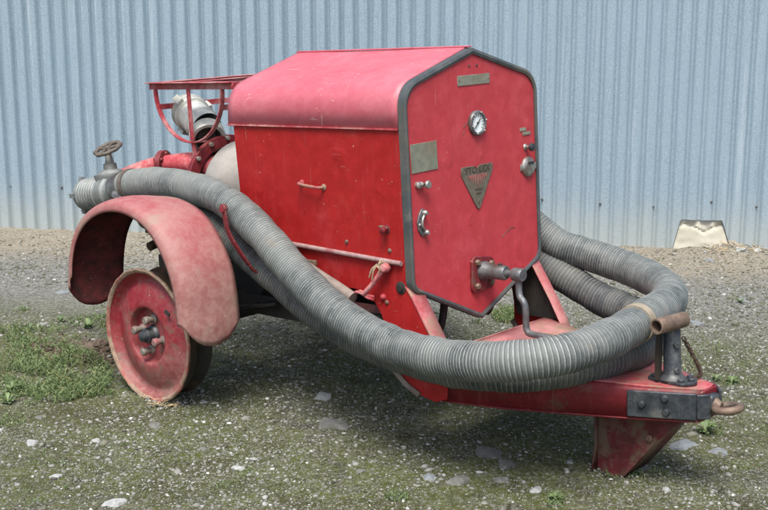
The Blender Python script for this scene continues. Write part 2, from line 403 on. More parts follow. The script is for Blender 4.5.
# rear bulkhead and dark inner block under the hood (engine, sump, belly)
MB().prism([(-.335, .47), (.335, .47), (.335, 1.12), (.25, 1.16), (0, 1.238), (-.25, 1.16), (-.335, 1.12)], 0, HX0+.008, HX0+.014).build('rear_bulkhead', M['side'], tr)
m = MB(); m.box((.52, 0, .60), (.62, .36, .26)); m.box((.52, 0, .44), (.42, .26, .12)); m.lathe([(.0, -.05), (.11, -.05), (.12, .0), (.12, .09), (.08, .12), (0, .12)], (.24, 0, .5), (-1, 0, 0), 28)
m.tube(smooth_path([(.92, -.12, .5), (.93, -.12, .40), (.91, -.125, .30), (.86, -.13, .25)], 5), .014, 10)
m.tube(smooth_path([(.90, .15, .5), (.92, .14, .36), (.9, .13, .3)], 5), .02, 10)
m.build('engine_block', M['black'], tr, bevel=.01)
# inside wall of the far leg, black
MB().prism([(.86, .47), (.975, .47), (1.075, .30), (1.09, .262), (.90, .262)], 1, .318, .322).build('inner_gusset', M['black'], tr)
MB().prism([(.86, .47), (.975, .47), (1.075, .30), (1.09, .262), (.90, .262)], 1, -.318, -.322).build('inner_gusset', M['black'], tr)

# chassis rails, cross members, springs, axle, drum
m = MB()
for y in (-.235, .235):
    m.box((.16, y, .42), (1.34, .035, .07))
for x in (-.45, .12, .80): m.box((x, 0, .415), (.04, .45, .05))
m.build('chassis_frame', M['black'], tr, bevel=.003)
for y in (-.36, .36):
    m = MB()
    for q in range(5):
        L = .44-.07*q; z0 = .36-.011*q
        pts = [(-.085+L*t, y, z0-.05*(1-t*t)+.012) for t in np.linspace(-1, 1, 13)]
        for a, b in zip(pts[:-1], pts[1:]): m.bar(a, b, .05, .010)
    m.box((-.085, y, .285), (.08, .07, .06))
    m.build('leaf_spring', M['black'], tr)
m = MB(); m.tube([(-.085, -.60, .25), (-.085, .60, .25)], .024, 14); m.build('axle', M['black'], tr)
m = MB(); m.lathe([(0, -.12), (.10, -.12), (.105, -.11), (.105, .11), (.10, .12), (0, .12)], (.135, -.20, .455), (0, 1, 0), 32); m.build('brake_drum', M['black'], tr)
m = MB(); m.bar((-.15, -.315, .345), (.85, -.315, .335), .03, .075); m.build('side_beam', M['black'], tr, bevel=.003)
m = MB(); m.bar((-.03, -.36, .555), (.2, -.36, .535), .06, .012); m.tube([(-.22, -.5, .55), (-.22, -.30, .60), (-.20, -.1, .62)], .018, 10)
m.box((-.12, -.46, .50), (.02, .05, .14)); m.box((-.085, -.40, .44), (.03, .04, .18)); m.box((-.19, -.40, .62), (.18, .14, .05))
m.lathe([(.03, 0), (.03, .05), (.018, .055), (0, .055)], (-.14, -.46, .62), (0, -1, 0), 14)
m.build('fender_bracket', M['rust'], tr, bevel=.003)

# drawbar: near-triangular pressed pan
def half_w(x):
    xs = [1.0, 1.07, 1.28, 1.47, 1.59, 1.70, 1.80, 1.865]; ws = [.338, .322, .268, .205, .163, .122, .078, .050]
    return float(np.interp(x, xs, ws))
def top_z(x): return float(np.interp(x, [1.05, 1.3, 1.6, 1.7, 1.87], [.258, .240, .220, .215, .212]))
def bot_z(x): return float(np.interp(x, [1.0, 1.1, 1.28, 1.87], [.132, .120, .118, .120]))
X = list(np.linspace(1.02, 1.865, 22))
rows = []
for x in X:
    w, t = half_w(x), top_z(max(x, 1.05)); rr = .012; nY = 9
    r = []
    r += [(x, -w, bot_z(x)), (x, -w, t-rr), (x, -w+rr*.3, t-rr*.3), (x, -w+rr, t)]
    for q in range(1, nY): 
        yy = -w+rr+(2*w-2*rr)*q/nY; r.append((x, yy, t-.006*math.sin(PI*q/nY)+.002*mnoise.noise((x*12, yy*12, 0))))
    r += [(x, w-rr, t), (x, w-rr*.3, t-rr*.3), (x, w, t-rr), (x, w, bot_z(x))]
    rows.append(r)
# top plate only begins where x>1.05
m = MB(); m.sheet(rows); db = m.build('drawbar', [M['frame']], tr, solid=.006, sharp=50)
# lower flange of the near and far walls
for sgn in (-1, 1):
    m = MB(); m.sheet([[(x, sgn*(half_w(x)+.006), bot_z(x)-.001), (x, sgn*(half_w(x)-.035), bot_z(x)-.003)] for x in X]); m.build('drawbar_lower_flange', M['frame'], db, solid=.005)
# pale rear lip of the top plate
m = MB(); m.sheet([[(1.022, y, .259), (1.012, y, .256), (1.008, y, .238)] for y in np.linspace(-.32, .32, 12)]); m.build('plate_lip', M['plate'], db, solid=.004)
# painted and worn top skin laid over the pan
rows = []
for x in X:
    w, t = half_w(x)-.012, top_z(max(x, 1.05))+.0035
    rows.append([(x, -w+2*w*q/10, t-.006*math.sin(PI*q/10)*(1 if 0 < q < 10 else 0)) for q in range(11)])
MB().sheet(rows).build('drawbar_top', M['plate'], db, solid=.002)
# front end of drawbar with chamfered corner
m = MB(); m.box((1.867, 0, .166), (.010, .098, .090)); m.build('drawbar_end', M['frame'], db, bevel=.004)
# black hitch plates: follow the side wall
for sgn in (-1, 1):
    m = MB()
    a = Vector((1.672, sgn*(half_w(1.672)+.010), .168)); b = Vector((1.862, sgn*(.050+.010), .166))
    m.bar(a, b, .010, .084); m.bar(b, (1.892, sgn*.030, .166), .010, .078)
    hp = m.build('hitch_plate', M['dark'], tr, bevel=.004)
    nrm = Vector((b.y-a.y, -(b.x-a.x), 0)).normalized()*(1 if sgn < 0 else -1)
    bo = MB(); d = (b-a)
    for t, dz in ((.22, .0), (.55, .022), (.57, -.020)):
        bo.lathe([(.0125, -.002), (.012, .004), (.008, .009), (0, .010)], a+d*t+Vector((0, 0, dz))+nrm*.005, nrm, 14)
    build_each(bo, 'hitch_bolt', M['dark'], hp)
# tow eye
m = MB(); ring = [(1.932+.037*math.cos(a), .037*math.sin(a), .160+.004*math.cos(a)) for a in np.linspace(0, 2*PI, 30, endpoint=False)]
m.tube(ring, .0120, 12, closed=True); m.tube([(1.87, 0, .166), (1.893, 0, .165), (1.912, 0, .162)], [.026, .022, .012], 14)
m.build('tow_eye', M['brown'], tr)
m = MB(); m.box((1.880, 0, .166), (.03, .052, .062)); m.build('eye_block', M['dark'], tr, bevel=.01)
# resting leg: folded plate
m = MB()
lp = [(1.512, .118), (1.510, -.02), (1.506, -.108), (1.598, -.110), (1.690, -.005), (1.790, .118)]
m.prism(lp, 1, -.062, -.056); m.prism(lp, 1, .056, .062)
m.sheet([[(1.600, -.06, -.108), (1.600, .06, -.108)], [(1.692, -.06, -.004), (1.692, .06, -.004)], [(1.793, -.06, .118), (1.793, .06, .118)]])
m.sheet([[(1.509, -.058, .118), (1.509, -.080, .118)], [(1.509, -.058, -.02), (1.507, -.080, -.02)], [(1.503, -.058, -.108), (1.494, -.088, -.113)]])
m.bolt((1.70, -.062, .04), (0, -1, 0), .012, .008)
m.build('support_leg', [M['leg'] if 'leg' in M else paint('leg_rusty_paint', (.11, .012, .016), (.06, .008, .010), (.26, .09, .08), .5, .8, dirt=(.10, .065, .045), dirt_amt=.95, dlo=.42, chip=1, rough=.6, dscale=12)], tr, solid=.004)

# T-headed post on drawbar tip
PX, PZ = 1.745, .215
m = MB()
m.prism(round_poly([(PX-.075, -.030), (PX+.06, -.045), (PX+.085, 0), (PX+.06, .045), (PX-.075, .030)], .018), 2, PZ, PZ+.010)
m.lathe([(.044, .010), (.034, .018), (.0275, .028), (.0260, .16), (.0240, .165), (.0235, .188)], (PX, 0, PZ), (0, 0, 1), 22)
post = m.build('post', M['dark'], tr, bevel=.002)
m = MB()
for x, y in ((PX-.055, -.018), (PX-.055, .018), (PX+.045, -.028), (PX+.045, .028), (PX+.065, 0)): m.bolt((x, y, PZ+.010), (0, 0, 1), .011, .009)
m.bolt((PX+.02, -.012, PZ+.04), (.8, -.5, 0), .010, .01); m.bolt((PX+.02, -.012, PZ+.12), (.8, -.5, 0), .011, .012)
build_each(m, 'post_bolt', M['dark'], post)
m = MB(); A = Vector((1.752, -.100, .408)); B = Vector((1.766, .034, .405)); ax = (A-B).normalized()
TL = (A-B).length
m.lathe([(.019, 0), (.0235, 0), (.0245, .002), (.0245, TL-.002), (.0235, TL), (.019, TL), (.019, 0)], B, ax, 28)
m.lathe([(0, .02), (.0192, .02)], B, ax, 28)
m.build('post_cross_tube', M['brown'], post, sharp=35)
m = MB(); m.bar((1.715, -.035, .225), (1.722, -.035, .37), .022, .012); m.build('post_brace', M['black'], post)
# chain
m = MB(); cp = smooth_path([(1.772, .025, .345), (1.785, .045, .30), (1.80, .060, .255), (1.806, .060, .232), (1.80, .050, .222)], 5)
for i in range(0, len(cp)-1, 1):
    c = cp[i]; d = (cp[i+1]-cp[i]).normalized(); u = d.orthogonal().normalized()
    if i % 2: u = d.cross(u)
    m.tube([c+d*.010*math.cos(a)+u*.0055*math.sin(a) for a in np.linspace(0, 2*PI, 10, endpoint=False)], .0022, 6, closed=True)
m.build('chain', M['rust'], tr)

# crank starter: flanged housing, shaft, cranked handle
m = MB()
m.prism(round_poly([(-.055, .415), (.065, .42), (.068, .528), (-.048, .548)], .022), 0, FX, FX+.012)
fl = m.build('crank_flange', M['frame'], tr, bevel=.003)
b = MB()
for y, z in ((-.030, .440), (.045, .443), (.048, .508), (-.026, .522)): b.bolt((FX+.012, y, z), (1, 0, 0), .011, .012)
build_each(b, 'flange_bolt', M['brown'], fl)
m = MB(); m.lathe([(.034, .01), (.034, .02), (.027, .032), (.025, .07), (.026, .105), (.022, .112), (.012, .112), (.011, .16)], (FX, .008, .487), (1, 0, .02), 24)
m.box((FX+.085, .008, .514), (.012, .012, .012)); m.build('crank_housing', M['steel'], fl, sharp=35)
m = MB(); m.tube([(FX+.105, .010, .489), (FX+.165, .010, .490)], .0115, 12); m.build('crank_shaft', M['brown'], fl)
m = MB()
m.lathe([(0, -.02), (.021, -.02), (.023, -.014), (.023, .016), (.020, .021), (0, .021)], (FX+.160, .010, .488), (1, .0, 0), 20)
m.tube(smooth_path([(1.152, .010, .478), (1.152, .010, .440), (1.158, .006, .415), (1.178, .0, .398), (1.185, 0, .375), (1.185, 0, .325), (1.19, 0, .300), (1.205, 0, .292), (1.26, 0, .290), (1.31, 0, .290)], 6), .0115, 12)
m.build('crank_handle', M['steel'], tr)

# instruments on the front panel
YZ = Matrix(((0, 0, 1, FX), (1, 0, 0, 0), (0, 1, 0, 0), (0, 0, 0, 1)))        # text plane (x right, y up) -> local (y,z)
def face_text(name, body, size, y, z, mat, parent, off=.002, sx=1.0, ext=.0006):
    return text_mesh(name, body, size, mat, parent, Matrix.Translation((off, y, z)) @ YZ, ext, sx)
m = MB(); m.box((FX+.001, .006, 1.141), (.003, .168, .034)); np_ = m.build('name_plate', M['brass'], tr, bevel=.001)
m = MB()
for y in (-.07, .082): m.rivet((FX+.0025, y, 1.141), (1, 0, 0), .003, .002)
build_each(m, 'plate_rivet', M['brown'], np_)
R3 = Matrix.Rotation(math.radians(1.0), 3, 'X')
m = MB(); m.box((FX+.001, -.259, .909), (.003, .128, .094), R3); dp = m.build('data_plate', M['brass'], tr, bevel=.001)
# gauge
gc = (FX, .012, .995)
m = MB(); m.lathe([(.043, 0), (.043, .008), (.040, .013), (.034, .014), (.0325, .010), (.0325, .006)], gc, (1, 0, 0), 40); gg = m.build('pressure_gauge', M['steel'], tr, sharp=30)
m = MB(); m.lathe([(.0335, .006), (0, .0065)], gc, (1, 0, 0), 40); m.build('gauge_dial', M['dial'], gg)
m = MB()
for a in np.linspace(-2.2, 2.2, 12): m.box((FX+.0075, gc[1]+.0265*math.sin(a), gc[2]+.0265*math.cos(a)), (.001, .0016, .006), Matrix.Rotation(-a, 3, 'X'))
m.bar((FX+.009, gc[1]-.018, gc[2]-.018), (FX+.009, gc[1]+.013, gc[2]+.014), .001, .004, (1, 0, 0)); m.lathe([(.004, .006), (.004, .010), (0, .010)], gc, (1, 0, 0), 12)
m.build('gauge_needle', M['ink'], gg)
m = MB()
for a in np.linspace(.3, .3+2*PI, 6, endpoint=False): m.rivet((FX+.016, gc[1]+.037*math.sin(a), gc[2]+.037*math.cos(a)), (1, 0, 0), .003, .003)
build_each(m, 'gauge_screw', M['chrome'], gg)
# triangular emblem
tri = [(-.078, .846), (-.074, .853), (-.012, .852), (.000, .841), (.020, .853), (.088, .853), (.088, .832), (.014, .706), (.006, .702), (-.004, .708), (-.080, .826)]
m = MB(); m.prism(tri, 0, FX, FX+.004); em = m.build('emblem', M['bronze'], tr, bevel=.001)
face_text('emblem_lettering', 'STO LEX', .031, .005, .838, M['engrave'], em, .005, 1.12)
fl_ = MB()
for q, (y, h) in enumerate([(-.040, .012), (-.030, .020), (-.020, .028), (-.008, .034), (.004, .042), (.016, .033), (.028, .028), (.038, .02), (.048, .012)]):
    fl_.prism([(y-.005, .818-abs(q-4)*-.0), (y+.005, .818), (y+.001, .818-h)], 0, FX+.004, FX+.0052)
fl_.box((FX+.0045, .004, .8195), (.0012, .10, .004))
fl_.build('emblem_flames', M['enamel'], em)
m = MB(); m.box((FX+.0046, .008, .771), (.001, .038, .006)); m.box((FX+.0046, .008, .757), (.001, .028, .005)); m.box((FX+.0046, .008, .724), (.001, .004, .012)); build_each(m, 'emblem_engraving', M['engrave'], em)
# choke ring knob on the left
m = MB(); m.lathe([(.010, 0), (.010, .010), (.006, .014), (.006, .022)], (FX, -.285, .822), (1, 0, 0), 14); m.lathe([(0, .018), (.013, .018), (.014, .024), (.012, .028), (0, .028)], (FX, -.272, .821), (1, .1, 0), 16)
m.lathe([(.011, 0), (.011, .012), (.006, .016), (0, .016)], (FX, -.298, .822), (1, -.1, 0), 14)
m.build('choke_knob', M['chrome'], tr)
# kidney-shaped latch plate on the left
ky = round_poly([(-.300, .725), (-.285, .745), (-.268, .738), (-.270, .726), (-.284, .716), (-.286, .69), (-.272, .676), (-.262, .662), (-.272, .650), (-.292, .655), (-.305, .675), (-.310, .70)], .008)
m = MB(); m.prism(ky, 0, FX, FX+.006); kl = m.build('switch_plate', M['steel'], tr, bevel=.002)
m = MB()
for y, z in ((-.278, .729), (-.275, .664)): m.lathe([(.009, 0), (.009, .012), (.006, .016), (0, .016)], (FX+.004, y, z), (1, .1, 0), 14)
m.tube(smooth_path([(FX+.010, -.278, .725), (FX+.014, -.293, .71), (FX+.014, -.295, .688), (FX+.010, -.278, .668)], 4), .004, 8)
m.rivet((FX+.006, -.299, .692), (1, 0, 0), .006, .004)
m.build('switch_toggle', M['chrome'], kl)
# right-hand: maker tags, pull knob, ignition lock
m = MB(); m.box((FX+.001, .267, .949), (.002, .036, .013)); m.box((FX+.0015, .286, .934), (.002, .044, .013)); tg = m.build('indicator_tag', M['brass'], tr, bevel=.001)
m = MB(); m.box((FX+.0024, .267, .949), (.0008, .026, .003)); m.box((FX+.0029, .286, .934), (.0008, .034, .003)); m.build('tag_marks', M['brasslight'], tg)
m = MB(); m.lathe([(.012, 0), (.010, .004), (.006, .006), (.006, .016), (.009, .020)], (FX, .278, .886), (1, .1, 0), 14); m.build('pull_knob_stem', M['chrome'], tr)
m = MB(); m.lathe([(.006, .018), (.013, .021), (.015, .026), (.014, .033), (.006, .036), (0, .036)], (FX, .278, .886), (1, .1, 0), 18); m.build('pull_knob', M['dark'], tr)
m = MB(); m.lathe([(.036, 0), (.036, .006), (.030, .012), (.024, .014), (.0, .015)], (FX, .287, .815), (1, 0, 0), 28); m.box((FX+.003, .287, .815), (.005, .088, .022)); lk = m.build('ignition_lock', M['chrome'], tr, bevel=.001)
m = MB(); m.box((FX+.0155, .290, .829), (.003, .030, .010)); m.build('lock_slot', M['ink'], lk)
for y in (.247, .327): pass
# scratches in the paint, shallow bare marks
m = MB()
for pts in ([(.13, .583), (.155, .600), (.19, .612), (.205, .606)], [(-.055, .985), (-.035, 1.0), (-.02, 1.012)], [(-.06, .962), (-.052, .972)]):
    m.tube([(FX+.0002, y, z) for y, z in pts], .0012, 4)
for y in (-.02, .02): m.lathe([(.005, 0), (.0045, .0015), (0, .0015)], (FX, y+.006, 1.187), (1, 0, 0), 10)
build_each(m, 'paint_scratch', M['engrave'], panel)

# wheels
def wheel(sgn):
    o = (-.085, .64*sgn, .25); axs = (0, sgn, 0); root = MB()
    rim = MB(); rim.lathe([(.224, -.118), (.238, -.118), (.241, -.112), (.232, -.104), (.222, -.090), (.212, -.070), (.212, -.055), (.236, -.050), (.243, -.012)], o, axs, 72)
    rim_o = rim.build('wheel', M['rust'], tr, sharp=50)
    l = MB(); l.lathe([(.238, -.012), (.248, -.010), (.2535, -.004), (.2535, .003), (.248, .006), (.240, .003), (.236, -.003)], o, axs, 96)
    # uneven corroded edge
    l.v = [tuple(Vector(v)+Vector((mnoise.noise(Vector(v)*40), 0, mnoise.noise(Vector(v)*40+Vector((5, 5, 5)))))*.0035) for v in l.v]
    l.build('rim_edge', M['lip'], rim_o)
    d = MB(); d.lathe([(.242, .000), (.236, -.006), (.228, -.026), (.216, -.034), (.206, -.034), (.190, -.024), (.165, -.012), (.140, -.004), (.120, -.001), (.108, -.002), (.1045, -.006), (.1035, -.030), (.100, -.036), (.088, -.037), (.070, -.033), (.0, -.033)], o, axs, 72)
    d.build('wheel_disc', M['wheel'], rim_o, sharp=50)
    nts = MB()
    for q in range(4):
        a = q*PI/2+math.radians(76); c = (o[0]+.063*math.cos(a), o[1], o[2]+.063*math.sin(a))
        nts.lathe([(.019, -.033), (.018, -.026), (.012, -.022), (.0115, -.003), (.0155, -.001), (.0155, .012), (.011, .016), (0, .016)], c, axs, 12)
        if False: pass
    build_each(nts, 'wheel_nut', M['bolt'], rim_o)
    h = MB(); h.lathe([(.038, -.033), (.036, -.024), (.029, -.018), (.028, .004), (.022, .008), (.019, .022), (.013, .026), (0, .026)], o, axs, 24); h.build('hub', M['dark'], rim_o)
    if sgn < 0:
        c = MB(); c.box((o[0]+.148, o[1]-.006, o[2]+.105), (.028, .006, .014), Matrix.Rotation(.5, 3, 'Y')); c.build('balance_slot', M['ink'], rim_o)
wheel(-1); wheel(1)

# fenders
def fender(sgn):
    cx, cz = -.095, .385
    prof = []
    rear = [(-.452, .335), (-.455, .385)]
    path = [(-.448, .325)]
    for a in np.linspace(180, 0, 41):
        a = math.radians(a); c, s = math.cos(a), math.sin(a); e = .93
        path.append((cx+.360*math.copysign(abs(c)**e, c), cz+.380*abs(s)**e))
    path += [(.268, .34), (.266, .30), (.262, .262)]
    P = [Vector(p) for p in path]
    # resample
    L = [0]
    for a, b in zip(P[:-1], P[1:]): L.append(L[-1]+(b-a).length)
    N = 70; S = [Vector((float(np.interp(t, L, [p.x for p in P])), float(np.interp(t, L, [p.y for p in P])))) for t in np.linspace(0, L[-1], N)]
    rows = []
    for i, p in enumerate(S):
        d = (S[min(i+1, N-1)]-S[max(i-1, 0)]).normalized(); nrm = Vector((-d.y, d.x))      # outward normal
        if nrm.dot(p-Vector((cx, .30))) < 0: nrm = -nrm
        r = []
        # cross-section: (y, outward offset); rounded crown, turned-down outer lip
        cs = [(-.728, -.040), (-.7285, -.030), (-.727, -.018), (-.719, -.007), (-.705, .000), (-.685, .004), (-.66, .006), (-.63, .006), (-.60, .004), (-.56, -.001), (-.525, -.006), (-.505, -.012)]
        # round the bottom ends towards the edges
        for (y, off) in cs:
            e0 = 0
            u = (y+.584)/.144         # -1..1
            t_end = min(i, N-1-i)/ (N-1)*L[-1]
            q = p+nrm*off*(1 if i > 6 or y > -.7 else .6)
            dent = .006*mnoise.noise(Vector((q.x*6, y*9, q.y*6)))
            q = q+nrm*dent+Vector((.045*(y+.728)/.223, 0))
            r.append([q.x, y*-sgn, q.y])
        rows.append(r)
    # rounded bottom corners: shift end-row points along the path according to y
    def shorten(end):
        for j in range(len(rows[0])):
            u = abs((abs(rows[0][j][1])-.616)/.113); lift = .085*max(0, (u**2.6))
            idx = 0 if end == 0 else N-1; step = 1 if end == 0 else -1
            seg = L[-1]/(N-1); k = 0
            while (k+1)*seg < lift: k += 1
            tgt = Vector(rows[idx+step*k][j]).lerp(Vector(rows[idx+step*(k+1)][j]), (lift-k*seg)/seg)
            base = [Vector(rows[idx+step*q][j]) for q in range(14)]
            for q in range(13):
                # compress first 13 rows into the remaining length
                s0 = lift+(13*seg-lift)*q/13; kk = int(s0/seg); f = s0/seg-kk
                rows[idx+step*q][j] = list(base[min(kk, 13)].lerp(base[min(kk+1, 13)], f))
    shorten(0); shorten(1)
    m = MB(); m.sheet(rows)
    # inner skin, 4 mm below (underside)
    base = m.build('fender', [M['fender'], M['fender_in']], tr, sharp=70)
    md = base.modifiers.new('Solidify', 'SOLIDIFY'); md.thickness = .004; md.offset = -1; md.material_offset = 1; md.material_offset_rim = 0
    b = MB()
    for (x, z, y) in ((.147, .66, -.66), (.22, .60, -.52), (.262, .43, -.68), (.24, .55, -.60)):
        a = Vector((x-cx, 0, z-.36)).normalized(); b.rivet((x, y if sgn < 0 else -y, z), a, .007, .009)
    build_each(b, 'fender_rivet', M['bolt'], base)
    return base
f1 = fender(-1); fender(1)

# red hook that holds the hoses on the near side
m = MB(); hk = smooth_path([(.36, -.36, .455), (.358, -.42, .465), (.350, -.475, .515), (.328, -.512, .585), (.303, -.534, .655), (.292, -.536, .725)], 4)
for a, b in zip(hk[:-1], hk[1:]): m.bar(a, b+(b-a)*.1, .030, .007, (.3, 1, 0) if a.y < -.48 else (0, 0, 1))
m.lathe([(0, -.008), (.015, -.008), (.018, 0), (.015, .009), (0, .010)], (.290, -.536, .734), (0, -1, .2), 16)
m.build('hose_hook', M['frame'], tr, bevel=.002)

# pump unit behind the hood: grey casing with bolted flange, red discharge pipes
m = MB()
m.lathe([(0, .0), (.10, .0), (.155, .02), (.175, .06), (.175, .12), (.16, .17), (.12, .20), (.10, .30)], (-.22, -.06, .74), (1, -.12, .0), 44)
pc = m.build('pump_casing', metalm('dusty_pump_casing', (.24, .22, .20), (.33, .31, .28), (.40, .16, .16), 9, .7, .1, .5, dirt=(.19, .18, .15)), tr)
m = MB(); m.lathe([(.150, -.03), (.195, -.03), (.195, -.006), (.150, -.006)], (-.24, -.06, .74), (1, -.12, 0), 44)
pf = m.build('pump_flange', M['frame'], tr, bevel=.002)
m = MB(); A = Vector((1, -.12, 0)).normalized(); u = Vector((0, 0, 1)); w = A.cross(u)
for q in range(14):
    a = 2*PI*q/14; c = Vector((-.24, -.06, .74))+A*-.006+(u*math.cos(a)+w*math.sin(a))*.182; m.bolt(c, A, .010, .012); m.bolt(c-A*.026, -A, .010, .014)
build_each(m, 'flange_bolt', M['bolt'], pf)
m = MB(); m.lathe([(0, .0), (.08, .0), (.13, .03), (.15, .06)], (-.33, -.05, .74), (1, -.12, 0), 36); m.build('pump_cover', M['frame'], tr)
m = MB()
m.tube(smooth_path([(-.26, -.10, .80), (-.36, -.16, .825), (-.47, -.20, .825)], 5), [.052, .051, .050, .049, .048, .046, .044, .042, .040, .038, .036], 22)
m.tube(smooth_path([(-.50, -.21, .823), (-.58, -.25, .80), (-.66, -.31, .765), (-.70, -.36, .74)], 5), .036, 22)
dpipe = m.build('discharge_pipe', M['pale'], tr)
m = MB(); m.lathe([(.03, -.012), (.056, -.012), (.056, .012), (.03, .012)], (-.485, -.205, .825), (.9, .35, 0), 30)
for q in range(6):
    a = q*PI/3; A = Vector((.93, .36, 0)); u = Vector((0, 0, 1)); w = A.cross(u); c = Vector((-.485, -.205, .825))+(u*math.cos(a)+w*math.sin(a))*.043
    m.bolt(c-A*.012, -A, .008, .010); m.bolt(c+A*.012, A, .008, .010)
m.build('pipe_flange', M['frame'], dpipe, bevel=.002)

# suction valve with handwheel at the rear end
m = MB(); VO = (-.735, -.425, .712); VA = (1, 0, .12)
pr_ = [(0, 0), (.058, 0), (.064, .006)]
for q in range(7): pr_ += [(.0640, .02+.018*q), (.0680, .026+.018*q), (.0680, .032+.018*q), (.0640, .036+.018*q)]
pr_ += [(.062, .155), (.066, .165), (.066, .20), (.058, .21), (.056, .24)]
m.lathe(pr_, VO, VA, 44)
for a in (.2, 1.5, 2.8, 4.1, 5.4):
    A = Vector(VA).normalized(); u = Vector((0, 0, 1)); u = (u-A*A.dot(u)).normalized(); w = A.cross(u)
    m.box(Vector(VO)+A*.012+(u*math.cos(a)+w*math.sin(a))*.068, (.022, .018, .018), Matrix.Rotation(-a, 3, 'X'))
vb = m.build('suction_valve', M['valve'], tr, sharp=30)
m = MB(); BO = Vector((-.575, -.40, .790)); BAx = Vector((-.10, .02, 1)).normalized()
m.lathe([(.066, -.04), (.066, .0), (.068, .004), (.068, .014), (.050, .018), (.040, .028), (.028, .032), (.026, .055), (.018, .058), (.014, .085), (.011, .09), (.011, .115)], BO, BAx, 32); m.build('valve_bonnet', M['valve'], vb, sharp=30)
m = MB(); HC = BO+BAx*.115; HN = Vector((.02, -.42, 1)).normalized(); u = HN.orthogonal().normalized(); w = HN.cross(u)
m.tube([HC+(u*math.cos(a)+w*math.sin(a))*(.052+.0025*math.cos(8*a)) for a in np.linspace(0, 2*PI, 48, endpoint=False)], .0085, 10, closed=True)
for q in range(5):
    a = q*2*PI/5; m.tube([HC+(u*math.cos(a)+w*math.sin(a))*.008, HC+(u*math.cos(a)+w*math.sin(a))*.048], .0055, 8)
m.lathe([(.014, -.01), (.015, .0), (.012, .009), (0, .011)], HC, HN, 14)
m.build('handwheel', M['handw'], vb)

# U-profile hose basket behind the hood
m = MB(); bx0, bx1, by0, by1, bz = -.545, -.02, -.20, .42, 1.140
m.bar((bx0, by0, bz-.002), (bx1, by0, bz-.002), .006, .026); m.bar((bx0, by0, bz+.012), (bx1, by0, bz+.012), .05, .004)
m.bar((bx0, by0, bz), (bx0, by1, bz), .006, .028, (0, 0, 1)); m.bar((bx0+.02, by0, bz+.012), (bx0+.02, by1, bz+.012), .045, .004)
m.bar((bx1, by0, bz), (bx1, by1, bz), .006, .028); m.bar((bx0, by1, bz), (bx1, by1, bz), .006, .028)
m.bar((-.28, by0, bz+.0145), (-.28, by1, bz+.0145), .04, .003)
bk = m.build('hose_basket', M['basket'], tr, bevel=.0015)
m = MB()
for yy in (by0, by1):
    m = MB()
    arc = [(-.295+.212*math.cos(a), yy, bz-.015+.208*math.sin(a)) for a in np.linspace(PI, 2*PI, 25)]
    for a, b in zip(arc[:-1], arc[1:]): m.bar(a, b, .020, .006)
    m.bar((-.290, yy-.002, bz-.01), (-.287, yy-.002, .925), .022, .005, (0, 1, 0))
    m.build('basket_hoop', M['basket'], bk, bevel=.001)
m = MB()
for x, z in ((-.492, 1.055), (-.295, .915), (-.098, 1.055)):
    m.bar((x, by0, z), (x, by1, z), .004 if abs(z-.915) > .01 else .022, .022 if abs(z-.915) > .01 else .004)
build_each(m, 'basket_slat', M['basket'], bk, bevel=.001)
m = MB(); m.bar((-.285, -.2, .915), (-.275, -.195, .74), .020, .008, (0, 1, 0)); m.bar((-.285, .3, .915), (-.275, .25, .76), .02, .008, (0, 1, 0)); build_each(m, 'basket_post', M['basket'], bk, bevel=.001)

# ------------------------------------------------------------------ coupling lying in the basket (its own thing)
cpo = empty('hose_coupling', W((-.30, -.02, 1.02)))
tag(cpo, 'pale grey metal hose coupling with open dark mouth lying in the red basket', 'hose coupling')
IT = Matrix.Translation(cpo.location).inverted()
def wpt(p): return IT @ W(p)
def wdir(d): return RT @ Vector(d)
C0 = wpt((-.520, -.055, 1.045)); CD = wdir((.92, -.22, -.36)).normalized()
m = MB()
m.lathe([(0, 0), (.050, 0), (.058, .006), (.060, .035), (.072, .040), (.076, .050), (.076, .062), (.070, .066), (.070, .078), (.076, .082), (.076, .092), (.066, .098), (.064, .16), (.070, .165), (.070, .178), (.065, .182), (.064, .225)], C0, CD, 44)
u = CD.orthogonal().normalized(); w = CD.cross(u)
for q in range(3):
    a = q*2*PI/3+.5; c = C0+CD*.064+(u*math.cos(a)+w*math.sin(a))*.082; Rm = Matrix((CD, (u*math.cos(a)+w*math.sin(a)), CD.cross(u*math.cos(a)+w*math.sin(a)))).transposed(); m.box(c, (.05, .018, .03), Rm)
m.build('coupling_body', M['alu'], cpo, sharp=30)
m = MB(); C1 = C0+CD*.215+wdir((0, 0, -.020)); CD2 = wdir((.80, -.45, -.50)).normalized()
m.lathe([(.050, .045), (.052, .0), (.066, .0), (.072, .012), (.072, .05), (.068, .056), (.056, .056), (.050, .045), (.048, .0), (0, .0)], C1, CD2, 44)
m.build('coupling_mouth', M['alu'], cpo, sharp=30)
m = MB(); m.lathe([(.050, .052), (.046, .048), (.044, .0), (0, .0)], C1, CD2, 36); m.build('rubber_seal', M['ink'], cpo)

